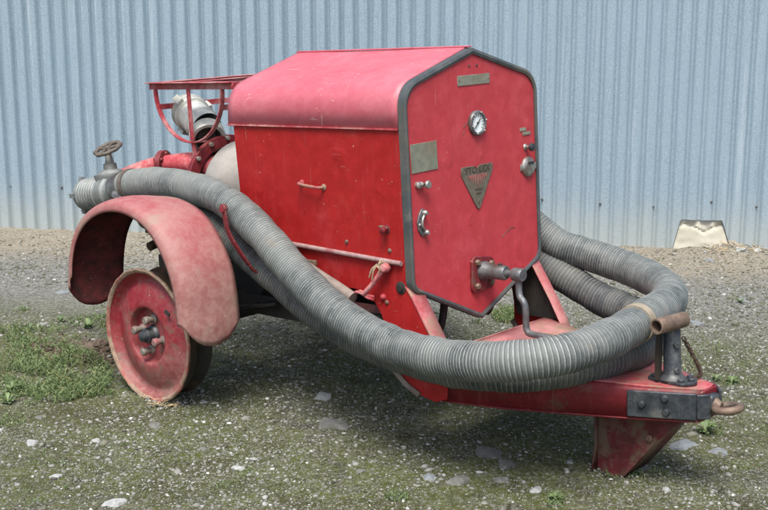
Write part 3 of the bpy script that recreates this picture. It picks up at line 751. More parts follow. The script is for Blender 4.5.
# ------------------------------------------------------------------ suction hoses
def hose(name, pts, r0, mat, pitch_fn, label, seg=44):
    path = smooth_path([W(p) for p in pts], 40)
    L = [0.]
    for a, b in zip(path[:-1], path[1:]): L.append(L[-1]+(b-a).length)
    P = np.array([tuple(p) for p in path]); L = np.array(L)
    # ring positions: seven rings per rib, rib pitch changes along the hose
    prof = [(0, 0., 0), (.08, .45, 0), (.20, .62, 0), (.42, .70, 0), (.56, .68, .2), (.66, .98, 1.), (.76, 1., 1.), (.86, .55, .1)]
    s = 0; S = []; A = []; LN = []; RB = []
    while s < L[-1]-.03:
        p = pitch_fn(s/L[-1])*(1+.22*(random.random()-.5))
        rb = random.random()
        for t, h, ln in prof: S.append(s+p*t); A.append(h); LN.append(ln); RB.append(rb)
        s += p
    S = np.array(S); A = np.array(A); n = len(S)
    C = np.stack([np.interp(S, L, P[:, k]) for k in range(3)], 1)
    # smooth centre line
    T = np.gradient(C, S, axis=0); T /= np.linalg.norm(T, axis=1)[:, None]
    ker = np.ones(61)/61
    Tp = np.stack([np.convolve(np.pad(T[:, k], 30, mode='edge'), ker, 'valid') for k in range(3)], 1); T = Tp/np.linalg.norm(Tp, axis=1)[:, None]
    up = np.array([0, 0, 1.]); U = up-T*(T@up)[:, None]; U /= np.linalg.norm(U, axis=1)[:, None]; V = np.cross(T, U)
    ang = np.linspace(0, 2*PI, seg, endpoint=False)
    jit = np.interp(S, np.linspace(0, L[-1], 140), rng.normal(0, .0016, 140))
    amp = .0022
    R = (r0-amp+amp*A+jit)[:, None]*(1+.006*rng.normal(0, 1, (n, 1)).cumsum(0)*0)
    # helix: shift ring along with angle by one pitch (keeps the ribs spiral)
    verts = C[:, None, :]+R[:, :, None]*(U[:, None, :]*np.cos(ang)[None, :, None]+V[:, None, :]*np.sin(ang)[None, :, None])
    verts += (T*.004)[:, None, :]*np.sin(ang)[None, :, None]
    i = np.arange(n-1)[:, None]*seg; k = np.arange(seg)[None, :]; k2 = (k+1) % seg
    F = np.stack([i+k, i+k2, i+seg+k2, i+seg+k], 2).reshape(-1, 4)
    me = bpy.data.meshes.new(name); V_ = verts.reshape(-1, 3)
    o = bpy.data.objects.new(name, me); COL.objects.link(o)
    org = Vector(V_[0]); V_ = V_-np.array(org)
    me.from_pydata(V_.tolist(), [], F.tolist()); me.materials.append(mat)
    at = me.attributes.new('ridge', 'FLOAT', 'POINT'); at.data.foreach_set('value', np.repeat(A, seg).astype(np.float32))
    at = me.attributes.new('along', 'FLOAT', 'POINT'); at.data.foreach_set('value', np.repeat(np.array(RB), seg).astype(np.float32))
    at = me.attributes.new('wire', 'FLOAT', 'POINT'); at.data.foreach_set('value', np.repeat(np.array(LN), seg).astype(np.float32))
    me.polygons.foreach_set('use_smooth', [True]*len(me.polygons))
    o.location = org
    tag(o, label, 'hose', 'suction hoses looped round the trailer')
    return o, path, L, org
up_pts = [(-.50, -.425, .742), (-.423, -.42, .768), (-.226, -.42, .785), (-.042, -.42, .776), (.17, -.44, .749), (.40, -.47, .652), (.60, -.488, .520), (.80, -.497, .410), (1.02, -.495, .342),
          (1.24, -.502, .329), (1.47, -.500, .350), (1.615, -.395, .368), (1.652, -.19, .380), (1.614, .085, .390), (1.565, .28, .393), (1.46, .42, .404), (1.296, .51, .424), (1.13, .52, .457), (.97, .49, .50), (.87, .47, .565),
          (.7, .45, .65), (.4, .43, .74), (0, .42, .78), (-.45, .42, .76)]
lo_pts = [(-.30, -.44, .66), (-.14, -.435, .668), (.0, -.43, .664), (.10, -.42, .630), (.225, -.412, .568), (.396, -.410, .480), (.573, -.408, .388), (.762, -.405, .316), (.967, -.402, .278), (1.19, -.391, .260), (1.351, -.342, .259), (1.47, -.24, .262),
          (1.545, -.10, .270), (1.570, .08, .275), (1.54, .25, .278), (1.44, .38, .282), (1.30, .45, .292), (1.165, .47, .318), (.99, .47, .392), (.8, .46, .48), (.5, .44, .56), (.1, .43, .62), (-.3, .43, .64)]
def pf_up(t):
    return float(np.interp(t, [0, .27, .36, .45, .58, .66, 1], [.0092, .0094, .0115, .0132, .0130, .0112, .0100]))
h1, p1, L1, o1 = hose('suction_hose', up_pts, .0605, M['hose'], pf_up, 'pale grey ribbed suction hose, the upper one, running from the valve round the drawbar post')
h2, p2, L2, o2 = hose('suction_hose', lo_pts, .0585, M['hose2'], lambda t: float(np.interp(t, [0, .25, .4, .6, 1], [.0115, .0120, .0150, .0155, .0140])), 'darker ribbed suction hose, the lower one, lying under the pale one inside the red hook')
# sleeve clamp at the valve end, tan band at the bend
def band(parent, path, L, org, s0, s1, r, mat, name, tap=0):
    pts = []
    for t in np.linspace(s0, s1, 9):
        q = float(np.interp(t*L[-1], L, range(len(L)))); i = int(q); pts.append(path[i].lerp(path[min(i+1, len(path)-1)], q-i)-org)
    m = MB(); m.tube(pts, r, 40, cap=True); return m.build(name, mat, parent, sharp=35)
band(h1, p1, L1, o1, .0, .012, .062, M['steel'], 'hose_clamp')
band(h1, p1, L1, o1, .016, .020, .0635, M['handw'], 'clamp_ring')
iT = int(len(p1)*.0)
# locate the band where the path passes local (1.685,-.10)
tgt = W((1.635, -.02, .388)); ib = min(range(len(p1)), key=lambda i: (p1[i]-tgt).length); sb = L1[ib]/L1[-1]
band(h1, p1, L1, o1, sb-.0035, sb+.0035, .0625, M['tape'], 'tape_band')
m = MB(); q = p1[20]-o1
m.tube([q+Vector((-.02, -.05, -.02)), q+Vector((.02, -.065, -.03)), q+Vector((.05, -.06, -.045))], .009, 8); m.lathe([(.015, -.01), (.015, .012), (0, .014)], q+Vector((-.02, -.055, -.018)), (0.2, -1, .2), 14)
m.build('clamp_lever', M['steel'], h1)

# ------------------------------------------------------------------ corrugated wall
w0, w1 = Vector((-2.31, 7.555)), Vector((2.15, 6.985))
wd = (w1-w0).normalized(); wn = Vector((wd.y, -wd.x))          # wn points to the camera side
if wn.y > 0: wn = -wn
def wall_s(px, py, off=0.0):
    """distance along the wall and height where a photo ray meets the wall plane"""
    a = (px-384.)/CAM_F; b = -(py-255.)/CAM_F
    d = Vector((a, math.cos(CAM_TH)+b*math.sin(CAM_TH), -math.sin(CAM_TH)+b*math.cos(CAM_TH)))
    nn = Vector((wn.x, wn.y, 0)); O = Vector((w0.x, w0.y, 0)); t = (O-Vector((0, 0, CAM_H))).dot(nn)/d.dot(nn)
    P = Vector((0, 0, CAM_H))+d*t; return (P-O).dot(Vector((wd.x, wd.y, 0))), P.z
def wp(s, z, off=0.0): return Vector((w0.x+wd.x*s+wn.x*off, w0.y+wd.y*s+wn.y*off, z))
hole = [wall_s(*p) for p in ((670, 254), (680, 219), (722, 219), (732, 254))]
S0, S1, PIT = -5.0, 10.0, .0805
ns = int((S1-S0)/PIT*14)
sh_edge = [wall_s(592, 120)[0]+.72*q for q in range(-12, 14)]
def prof_h(s):
    u = (s/PIT) % 1.0
    a = .5-.5*math.cos(2*PI*u)
    flat = min(1, a*2.6)**.8*(1-.10*math.exp(-((u-.42)/.08)**2))                          # broad crest with a fine crease, narrow valley
    k = min(1, max(0, (s-2.2)/.8))                                             # sheets to the right are plain waves
    return .025*(flat*(1-k*.35)+a*k*.10)
cols = []; zs_full = [0, .12, .25, .45, .8, 1.2, 1.7, 2.3, 3.0]
m = MB(); rows = []
for i in range(ns+1):
    s = S0+(S1-S0)*i/ns; off = prof_h(s)
    nsheet = sum(1 for e in sh_edge if e < s); off += .0045*(nsheet % 2)+ .002*mnoise.noise((s*1.3, 0, 0))
    zb = -.06
    if hole[0][0] < s < hole[3][0]:
        zt = min(hole[1][1], hole[2][1])+.004*mnoise.noise((s*30, 1, 1))
        if s < hole[1][0]: zb = hole[0][1]+(s-hole[0][0])/(hole[1][0]-hole[0][0])*(zt-hole[0][1])
        elif s > hole[2][0]: zb = hole[3][1]+(hole[3][0]-s)/(hole[3][0]-hole[2][0])*(zt-hole[3][1])
        else: zb = zt
        zb = max(zb, -.06)
    col = []
    for t in np.linspace(0, 1, 15):
        z = zb+(3.0-zb)*t**1.3; col.append(wp(s, z, off+.004*mnoise.noise((s*.8, z*.9, 3.3))))
    rows.append(col)
m.sheet(rows)
k = NT('weathered_galvanised_sheet')
P_ = k.xyz(); zz = P_[2]
gn = k.noise(170, 4, .8); gn2 = k.noise(2.2, 8, .65); st = k.noise(5, 8, .7, k.mapped((5, 5, .35)))
c = k.mix(k.ramp(gn, .30, .70), (.165, .232, .282), (.335, .425, .490))
c = k.mix(k.ramp(gn2, .35, .7, 0, .38), c, (.24, .325, .395))
c = k.mix(k.ramp(st, .52, .75, 0, .35), c, (.37, .43, .46))
c = k.mix(k.ramp(k.noise(8, 8, .75, k.mapped((2.5, 2.5, .6))), .60, .76, 0, .45), c, (.17, .21, .25))
vs1 = k.noise(3, 9, .75, k.mapped((16, 16, .5))); c = k.mix(k.ramp(vs1, .52, .70, 0, .45), c, (.14, .185, .225)); c = k.mix(k.ramp(k.noise(3, 8, .75, k.mapped((11, 11, .3), (4, 2, 1))), .55, .70, 0, .35), c, (.50, .56, .60))
rs = k.math('MULTIPLY', k.ramp(k.noise(30, 6, .8), .64, .72), k.ramp(gn2, .45, .6)); c = k.mix(k.math('MULTIPLY', rs, .45), c, (.20, .15, .11))
spn = k.noise(420, 2, .6); c = k.mix(k.ramp(spn, .62, .72, 0, .35), c, (.13, .16, .20)); c = k.mix(k.ramp(k.noise(360, 2, .6), .66, .76, 0, .25), c, (.45, .52, .58))
dn = k.math('ADD', zz, k.math('MULTIPLY', k.noise(3.5, 7, .75, k.mapped((2.5, 2.5, 1))), -.26))
c = k.mix(k.ramp(dn, -.16, .26, .50, 0), c, (.46, .46, .39))
k.col(c); k.metal(.15); k.rough(k.ramp(gn2, .3, .7, .5, .68)); k.bump(gn, .35, .0012)
wall = m.build('corrugated_wall', k.m, None, sharp=60, fixn=False)
tag(wall, 'tall blue-grey corrugated metal sheet wall behind the pump trailer', 'wall')
# sheet lap lips
m = MB()
for e in sh_edge[5:22]:
    pass
# fixing screws
scr = MB()
for (px, py) in ((12, 186), (62, 187), (542, 199), (653, 206), (711, 201), (756, 206), (600, 203), (130, 188)):
    s, z = wall_s(px, py); c = wp(s, z, prof_h(s)+.007); scr.lathe([(.008, -.003), (.0075, .001), (.006, .002), (.005, .004), (0, .005)], c, (wn.x, wn.y, 0), 12)
build_each(scr, 'fixing_screw', M['steel'], wall)

# concrete footing in the cut-out
m = MB(); rows = []
zt_ = min(hole[1][1], hole[2][1])-.006
for i in range(31):
    r = []
    for q in range(25):
        z = -.08+(zt_+.08)*q/24; f = (z-hole[0][1])/(zt_-hole[0][1])
        sa = hole[0][0]+(hole[1][0]-hole[0][0])*f+.004; sb = hole[3][0]+(hole[2][0]-hole[3][0])*f-.004; s = sa+(sb-sa)*i/30
        d = .020-.018*max(0, min(1.2, z/zt_))+.0015*mnoise.noise((s*9, z*9, 0))+.003*mnoise.noise((s*30, z*30, 0))
        zc = .135+.02*math.sin(s*30)+.014*mnoise.noise((s*25, 0, 4)); d -= .012*math.exp(-((z-zc)/.006)**2)
        zc2 = zt_-.035+.03*mnoise.noise((s*14, 2, 4)); d -= .004*(1 if z > zc2 else 0)
        z2 = z+(.006*mnoise.noise((s*22, 3, 3)) if q == 24 else 0)
        r.append(wp(s, z2, d))
    rows.append(r)
m.sheet(rows); 
back = [[v+wp(0, 0, -.15)-wp(0, 0, 0) for v in r] for r in rows]
m.sheet(back); m.sheet([[r[-1] for r in rows], [r[-1] for r in back]]); m.sheet([rows[0], back[0]]); m.sheet([rows[-1], back[-1]])
ft = m.build('concrete_footing', M['concrete'], None)
tag(ft, 'cracked beige concrete footing showing through the cut-out at the foot of the wall', 'footing')

# ------------------------------------------------------------------ ground
def gh(x, y):
    """ground height"""
    z = .012*mnoise.noise((x*.9, y*.9, 0))+.006*mnoise.noise((x*3.1, y*3.1, 2))
    dw = -((x-w0.x)*wn.x*-1+(y-w0.y)*wn.y*-1)             # distance in front of the wall
    dw = (Vector((x, y))-w0).dot(wn)
    b = math.exp(-((dw-.05)/.22)**2); z += .030*b*(1+.8*mnoise.noise((x*2.3, 5, 0))+.35*mnoise.noise((x*9, 5, 3)))-.0
    return z-.004
def fine(x, y):
    return .0045*mnoise.noise((x*14, y*14, 7))+.0030*mnoise.noise((x*38, y*38, 9))
mound = [(gp(75, 358), .22, .05), (gp(40, 350), .18, .035), (gp(105, 352), .12, .045)]
def mnd(x, y):
    z = 0
    for c, r, h in mound:
        d = math.hypot((x-c.x), (y-c.y)*1.0)/r
        if d < 1: z += h*(1-d*d)**2*(.7+.6*mnoise.noise((x*14, y*14, 1)))
    return z
def axis_pts(lo, hi, step, far):
    a = list(np.arange(lo, hi+step/2, step)); g = step; x = hi
    while x < far: g *= 1.35; x += g; a.append(x)
    g = step; x = lo
    while x > -far: g *= 1.35; x -= g; a.insert(0, x)
    return a
gx = axis_pts(-2.7, 2.7, .016, 80); gy = axis_pts(3.2, 7.9, .016, 80)
V = [(x, y, (gh(x, y)+mnd(x, y)+fine(x, y)) if (-4 < x < 4 and 2 < y < 8.4) else -.01) for x in gx for y in gy]
ny = len(gy); nx = len(gx)
I = np.arange((nx-1)*(ny-1)); ii = I//(ny-1); jj = I % (ny-1); a0 = ii*ny+jj
F = np.stack([a0, a0+ny, a0+ny+1, a0+1], 1)
me = bpy.data.meshes.new('ground'); me.from_pydata(V, [], F.tolist()); me.polygons.foreach_set('use_smooth', [True]*len(me.polygons))
gr = bpy.data.objects.new('ground', me); COL.objects.link(gr); gr['kind'] = 'structure'
k = NT('mossy_gravel_soil')
P_ = k.xyz()
n1 = k.noise(1.3, 8, .68); n2 = k.noise(9, 8, .75); n3 = k.noise(55, 5, .75); n4 = k.noise(190, 3, .7)
c = k.mix(k.ramp(n2, .35, .65), (.045, .040, .029), (.130, .122, .100))
c = k.mix(k.ramp(n3, .50, .64, 0, .85), c, (.25, .245, .225))
c = k.mix(k.ramp(n3, .30, .42, .75, 0), c, (.045, .040, .028))
# green moss patches in the nearer yard
dwall = k.math('ADD', k.math('MULTIPLY', P_[1], -1.0), k.math('MULTIPLY', P_[0], -.128))       # -(y + .128 x)
near = k.math('MULTIPLY', k.ramp(dwall, -6.3, -5.2), k.ramp(k.math('ADD', P_[0], k.math('MULTIPLY', n1, 1.2)), 1.0, 2.4, 1, .75))
mo = k.math('MULTIPLY', k.ramp(k.math('ADD', k.math('MULTIPLY', n1, .55), k.math('MULTIPLY', n2, .45)), .375, .525), near)
mo = k.math('MULTIPLY', mo, k.ramp(n3, .34, .62, 1.0, .30))
mossc = k.mix(k.ramp(n3, .3, .7), (.060, .080, .006), (.165, .200, .020))
c = k.mix(k.math('MULTIPLY', mo, .92), c, mossc)
c = k.mix(k.ramp(k.noise(2.6, 9, .75), .48, .62, 0, .55), c, (.045, .036, .024))
# bare sandy strip along the wall
grv = k.ramp(k.math('ADD', dwall, k.math('MULTIPLY', n1, -.9)), -6.6, -5.5, 1, 0)
c = k.mix(k.math('MULTIPLY', grv, .55), c, k.mix(k.ramp(n3, .35, .65), (.17, .17, .15), (.40, .40, .38)))
sand = k.ramp(k.math('ADD', dwall, k.math('MULTIPLY', n2, -.9)), -7.30, -6.85, 1, 0)
sc_ = k.mix(k.ramp(n3, .3, .7), (.23, .195, .14), (.37, .33, .26)); sc_ = k.mix(k.ramp(n2, .5, .7, 0, .6), sc_, (.16, .12, .08))
c = k.mix(k.math('MULTIPLY', sand, .9), c, sc_)
vp = k.voro(120); c = k.mix(k.math('MULTIPLY', k.ramp(vp, .15, .30, 1, 0), k.ramp(k.noise(30, 3, .6), .44, .58, 0, .9)), c, (.36, .36, .34))
vp2 = k.voro(210); c = k.mix(k.math('MULTIPLY', k.ramp(vp2, .2, .35, 1, 0), k.ramp(k.noise(70, 3, .6), .50, .58, 0, .9)), c, (.46, .46, .44))
vp3 = k.voro(90); c = k.mix(k.math('MULTIPLY', k.ramp(vp3, .2, .45, 1, 0), k.ramp(k.noise(22, 3, .6), .52, .62, 0, .8)), c, (.022, .020, .014))
k.col(c); k.rough(.92); k.b.inputs['Specular IOR Level'].default_value = .2
k.bump(k.math('ADD', k.math('MULTIPLY', n3, .7), n4), .9, .012)
me.materials.append(k.m)

# pebbles and grit: one stuff mesh
def ico():
    bm = bmesh.new(); bmesh.ops.create_icosphere(bm, subdivisions=1, radius=1); bm.verts.ensure_lookup_table()
    v = np.array([tuple(q.co) for q in bm.verts]); f = np.array([[q.index for q in fc.verts] for fc in bm.faces]); bm.free(); return v, f
IV, IF = ico()
def clutter(name, pos, size, mat, flat=.55, seed=1, tint=None):
    r = np.random.default_rng(seed); n = len(pos); nv = len(IV)
    sc = size[:, None]*np.stack([r.uniform(.8, 1.5, n), r.uniform(.6, 1.1, n), r.uniform(flat*.6, flat*1.3, n)], 1)
    a = r.uniform(0, 2*PI, n); v = IV[None]*(1+r.normal(0, .17, (n, nv, 1)))*sc[:, None, :]
    tl = r.normal(0, .3, n); y = v[:, :, 1]*np.cos(tl)[:, None]-v[:, :, 2]*np.sin(tl)[:, None]; z = v[:, :, 1]*np.sin(tl)[:, None]+v[:, :, 2]*np.cos(tl)[:, None]
    x = v[:, :, 0]; X_ = x*np.cos(a)[:, None]-y*np.sin(a)[:, None]; Y_ = x*np.sin(a)[:, None]+y*np.cos(a)[:, None]
    out = np.stack([X_, Y_, z], 2)+pos[:, None, :]
    F = (IF[None]+(np.arange(n)*nv)[:, None, None]).reshape(-1, 3)
    me = bpy.data.meshes.new(name); nV, nF = n*nv, len(F)
    me.vertices.add(nV); me.vertices.foreach_set('co', out.astype(np.float32).ravel())
    me.loops.add(nF*3); me.loops.foreach_set('vertex_index', F.ravel().astype(np.int32))
    me.polygons.add(nF); me.polygons.foreach_set('loop_start', (np.arange(nF)*3).astype(np.int32)); me.polygons.foreach_set('loop_total', np.full(nF, 3, np.int32))
    me.update(); me.validate()
    t = tint if tint is not None else r.random(n)
    at = me.attributes.new('tint', 'FLOAT', 'POINT'); at.data.foreach_set('value', np.repeat(t, nv).astype(np.float32))
    me.materials.append(mat); o = bpy.data.objects.new(name, me); COL.objects.link(o); return o
k = NT('mixed_grey_grit'); t = k.attr('tint')
cr = k.n.new('ShaderNodeValToRGB'); k.link(t, cr.inputs[0]); E_ = cr.color_ramp.elements
E_[0].position = 0; E_[0].color = (.055, .05, .04, 1); E_[1].position = 1; E_[1].color = (.62, .62, .58, 1)
for p, cc in ((.30, (.085, .092, .045)), (.50, (.135, .135, .095)), (.70, (.21, .21, .19)), (.92, (.25, .25, .235)), (.98, (.36, .36, .34))):
    e = E_.new(p); e.color = cc+(1,)
c = k.mix(k.ramp(k.noise(90, 4, .7), .45, .7, 0, .4), cr.outputs[0], (.12, .11, .08))
k.col(c); k.rough(.8); grit = k.m
def inside_view(x, y): return abs(x) < .32*y+.35
pts = []; szs = []
tries = 0
while len(pts) < 72000:
    y = 3.3+4.1*(random.random()**1.35); x = (random.random()*2-1)*(.32*y+.3)
    dw = (Vector((x, y))-w0).dot(wn)
    if dw < .03: continue
    d = mnoise.noise((x*1.1, y*1.1, 11))+.5*mnoise.noise((x*4, y*4, 12))
    right = x > .2 and y > 4.6
    if random.random() > (.42+1.1*d if not right else .9+.5*d): continue
    s = .0018+.0016*random.random()+(.005*random.random()**7)+(.006 if random.random() < .010 else 0)
    if dw < .8: s *= .8
    if s < .0045 and .5 < dw and random.random() < .03: s *= 1.5
    s *= (1+.12*(y-3.5))
    pts.append((x, y, gh(x, y)+mnd(x, y)+fine(x, y)+s*.15)); szs.append(s)
for cc, rr in ((W((0, -.60, 0)), .09), (W((1.55, 0, -.108)), .10)):
    for _ in range(420):
        a = random.random()*2*PI; q = rr*abs(random.gauss(0, .6)); x, y = cc.x+q*math.cos(a)*1.2, cc.y+q*math.sin(a)
        s = random.uniform(.002, .007); pts.append((x, y, gh(x, y)+fine(x, y)+.012*math.exp(-(q/rr)**2)*random.random()+s*.2)); szs.append(s)
gv = clutter('gravel', np.array(pts), np.array(szs), grit, seed=3); tag(gv, 'small grey and white gravel strewn over the mossy yard', 'gravel', kind='stuff')

pts = []; szs = []
while len(pts) < 520:
    y = 3.3+4.0*random.random(); x = (random.random()*2-1)*(.32*y+.3)
    if (Vector((x, y))-w0).dot(wn) < .1 or mnoise.noise((x*1.4, y*1.4, 31)) < -.1: continue
    s_ = random.uniform(.006, .010)+.012*random.random()**4; pts.append((x, y, gh(x, y)+mnd(x, y)-s_*.12)); szs.append(s_)
g2 = clutter('half_buried_chips', np.array(pts), np.array(szs), grit, flat=.5, seed=5, tint=np.random.default_rng(4).uniform(.35, .86, 520)); tag(g2, 'flat grey chips half sunk in the mossy soil', 'gravel', kind='stuff')
# individual larger stones
def stone(px, py, wpx, hpx, label, mat, seed):
    c = gp(px, py); dist = math.hypot(c.y, CAM_H); sx = wpx*.56*dist/CAM_F; hpx *= 1.35; sz = max(.35*sx, hpx*dist/CAM_F*.55)
    sx *= .9; bm = bmesh.new(); bmesh.ops.create_icosphere(bm, subdivisions=5, radius=1)
    sd = Vector((seed*3.1, seed*1.7, 0))
    for v in bm.verts:
        p = v.co.copy()
        q = p*(1+.30*mnoise.noise(p*1.1+sd)+.16*mnoise.noise(p*3.2+sd)+.06*mnoise.noise(p*8+sd)+.025*mnoise.noise(p*20+sd))
        # planar facets
        for fa in range(8):
            nn = Vector((mnoise.noise(sd+Vector((fa, 0, 0))), mnoise.noise(sd+Vector((0, fa, 3))), .3+abs(mnoise.noise(sd+Vector((fa, 5, 0)))))).normalized()
            dd = q.dot(nn)-(.52+.02*fa)
            if dd > 0: q -= nn*dd*.9
        v.co = Vector((q.x*sx*1.15, q.y*sx*.85, q.z*sz))
    me = bpy.data.meshes.new('stone'); bm.to_mesh(me); bm.free(); me.materials.append(mat)
    me.polygons.foreach_set('use_smooth', [True]*len(me.polygons)); me.set_sharp_from_angle(angle=math.radians(32))
    o = bpy.data.objects.new('stone', me); COL.objects.link(o); o.location = (c.x, c.y, gh(c.x, c.y)-sz*.05); o.rotation_euler[2] = seed*.7
    tag(o, label, 'stone', 'loose stones lying on the yard'); return o
def stone_m(name, a, b, d): return metalm(name, a, b, d, 34, .88, 0, 1.0, dirt=(.10, .095, .055), bdist=.006)
SG = stone_m('grey_stone', (.11, .11, .10), (.17, .17, .155), (.08, .08, .07)); SL = stone_m('pale_stone', (.27, .28, .27), (.36, .37, .35), (.20, .20, .185)); SB = stone_m('blue_grey_stone', (.14, .155, .165), (.20, .215, .225), (.10, .11, .11))
st_list = [
 (458, 480, 24, 12, 'broad grey stone in front of the drawbar, below the darker flat one', SG), (506, 463, 22, 8, 'grey stone lying to the right of the two dark stones in front of the drawbar', SG),
 (489, 452, 34, 9, 'flat dark slab in the shade just below the drawbar', SG), (430, 476, 16, 9, 'small bluish stone beside the broad grey stone', SB),
 (684, 445, 34, 10, 'long pale flat slab on the ground right of the support leg', SB), (655, 442, 22, 8, 'grey flat stone touching the foot of the support leg', SG),
 (322, 395, 22, 9, 'pale flat chip in the shade beneath the trailer', SL), (336, 425, 34, 6, 'long thin pale sliver on the dark ground below the trailer', SG),
 (239, 467, 12, 6, 'small white stone in the bright foreground left of centre', SL), (115, 503, 20, 6, 'white stone at the bottom edge on the left', SL),
 (32, 442, 16, 6, 'pale stone in front of the weeds at the left edge', SL), (96, 440, 10, 5, 'small pale stone between the weeds and the wheel', SL),
 (46, 396, 14, 4, 'small white stone just below the weed patch', SL), (56, 476, 10, 6, 'tiny whitish stone in the left foreground', SL),
 (535, 489, 16, 7, 'white stone in the foreground straight below the drawbar', SL), (667, 491, 12, 8, 'rounded white stone near the bottom right', SL),
 (622, 455, 10, 5, 'small pale stone beside the foot of the support leg', SL), (718, 452, 24, 6, 'pale stone right of the flat slab under the tow eye', SB),
 (716, 236+12, 9, 4, 'bright white stone against the wall beside the footing', SL), (740, 257, 12, 5, 'pale stone lying on the sand right of the footing', SL),
 (709, 262, 11, 4, 'pale bluish stone on the sand just in front of the footing', SB), (758, 256, 10, 6, 'whitish stone on the sand at the right edge', SL),
 (640, 470, 20, 7, 'grey flat stone in the ground right of the leg foot', SG), (38, 417, 10, 4, 'little grey stone at the left below the weeds', SG),
 (155, 426, 14, 5, 'grey stone right under the wheel rim', SG), (204, 448, 12, 5, 'grey stone in the foreground right of the wheel', SG),
 (395, 497, 12, 6, 'grey stone at the bottom edge near the middle', SG), (360, 470, 12, 4, 'flat grey stone in the middle foreground', SG),
 (745, 300, 14, 5, 'grey slab on the gravel behind the tow eye at the right edge', SB), (697, 322, 12, 5, 'bluish slab on the gravel right of the hose bend', SB),
 (98, 303, 8, 4, 'grey pebble on the gravel behind the fender', SG), (62, 292, 14, 5, 'flat blue-grey stone on the gravel left of the fender', SB),
 (40, 325, 10, 4, 'whitish pebble on the gravel at the far left', SL), (500, 478, 18, 5, 'thin grey stone below the pair in front of the drawbar', SG),
]
for i, (px, py, w_, h_, lb, mt) in enumerate(st_list): stone(px, py, w_, h_, lb, mt, i+1)

# ------------------------------------------------------------------ vegetation
k = NT('small_weed_leaf'); t = k.attr('tint')
c = k.mix(t, (.055, .095, .028), (.19, .25, .10)); c = k.mix(k.ramp(t, .92, 1), c, (.30, .26, .12)); k.col(c); k.rough(.6)
k.b.inputs['Transmission Weight'].default_value = 0; leafm = k.m
def blades(name, items, mat):
    """items: list of (base, tip, width, tint); every blade is a bent leaf of two quads and a tip, joined into one mesh"""
    vs = []; fs = []; ts = []
    for b, tp, w_, tn in items:
        b, tp = Vector(b), Vector(tp); d = tp-b; sd = d.cross(Vector((random.uniform(-1, 1), random.uniform(-1, 1), .6)))
        if sd.length < 1e-6: continue
        sd.normalize(); sd *= w_/2; mid = b+d*.5+Vector((0, 0, d.length*.12)); q = len(vs)
        vs += [b-sd*.6, b+sd*.6, mid+sd, mid-sd, tp]; fs += [(q, q+1, q+2, q+3), (q+3, q+2, q+4)]; ts += [tn]*5
    me = bpy.data.meshes.new(name); me.from_pydata([tuple(v) for v in vs], [], fs); me.materials.append(mat)
    at = me.attributes.new('tint', 'FLOAT', 'POINT'); at.data.foreach_set('value', ts)
    o = bpy.data.objects.new(name, me); COL.objects.link(o); return o
def gz(x, y): return gh(x, y)+mnd(x, y)+fine(x, y)-.002
items = []
def patch(px, py, rpx, rpy, n, hmin, hmax, wd_=.0035, feather=False):
    for _ in range(n):
        a = random.random()*2*PI; r = math.sqrt(random.random()); c = gp(px+rpx*r*math.cos(a), py+rpy*r*math.sin(a)); x, y = c.x, c.y
        if mnoise.noise((x*7, y*7, 3)) < -.15: continue
        z = gz(x, y); h = random.uniform(hmin, hmax)*(1-.45*r); ln = Vector((random.gauss(0, .45), random.gauss(0, .45), 1)).normalized()
        tp = Vector((x, y, z))+ln*h; tn = min(1, max(0, random.gauss(.5, .25)))
        items.append(((x, y, z), tp, wd_*random.uniform(.6, 1.2), tn))
        if feather:
            for q in range(7):
                f = .25+.1*q; p = Vector((x, y, z)).lerp(tp, f); s_ = 1 if q % 2 else -1; sv = Vector((-ln.y, ln.x, 0)) if abs(ln.z) < .99 else Vector((1, 0, 0)); ang = random.uniform(0, 2*PI)
                sv = Vector((math.cos(ang), math.sin(ang), .5)).normalized()
                items.append((p, p+sv*h*random.uniform(.18, .34), .0026, min(1, tn+random.uniform(-.1, .2))))
P_LIST = [(58, 378, 55, 24, 1700, .035, .095, True), (20, 385, 30, 22, 500, .025, .06, True), (40, 335, 40, 10, 380, .02, .045, True), (12, 345, 20, 20, 260, .02, .05, True), (90, 395, 30, 8, 260, .02, .04, True),
          (92, 322, 28, 7, 260, .015, .035, True), (22, 312, 10, 4, 60, .01, .03, False), (30, 345, 20, 8, 160, .015, .05, True),
          (508, 317, 16, 8, 420, .03, .065, True), (478, 325, 8, 5, 80, .02, .04, False), (700, 400, 22, 10, 260, .015, .05, False), (706, 432, 18, 8, 160, .02, .05, False), (735, 380, 25, 7, 150, .01, .03, False),
          (555, 500, 10, 8, 60, .02, .04, True), (398, 497, 12, 6, 60, .02, .04, True), (690, 365, 20, 12, 180, .01, .03, False), (740, 355, 25, 10, 130, .01, .03, False), (295, 320, 14, 5, 110, .015, .035, False), (445, 318, 14, 5, 60, .015, .03, False),
          (15, 400, 15, 8, 160, .02, .04, True), (600, 300, 14, 9, 110, .015, .04, False), (725, 300, 12, 4, 40, .01, .025, False), (230, 402, 30, 8, 80, .008, .02, False), (165, 315, 25, 7, 110, .015, .03, False), (590, 330, 20, 8, 120, .015, .04, False), (715, 345, 20, 8, 110, .01, .03, False)]
for a in P_LIST: patch(*a[:5], a[5], a[6], .0032, a[7])
for _ in range(60):
    px = random.choice([random.uniform(0, 130), random.uniform(640, 768), random.uniform(0, 768)]); py = random.uniform(300, 505)
    patch(px, py, random.uniform(8, 26), random.uniform(3, 8), random.randint(25, 110), .006, random.uniform(.012, .035), .0026, random.random() < .4)
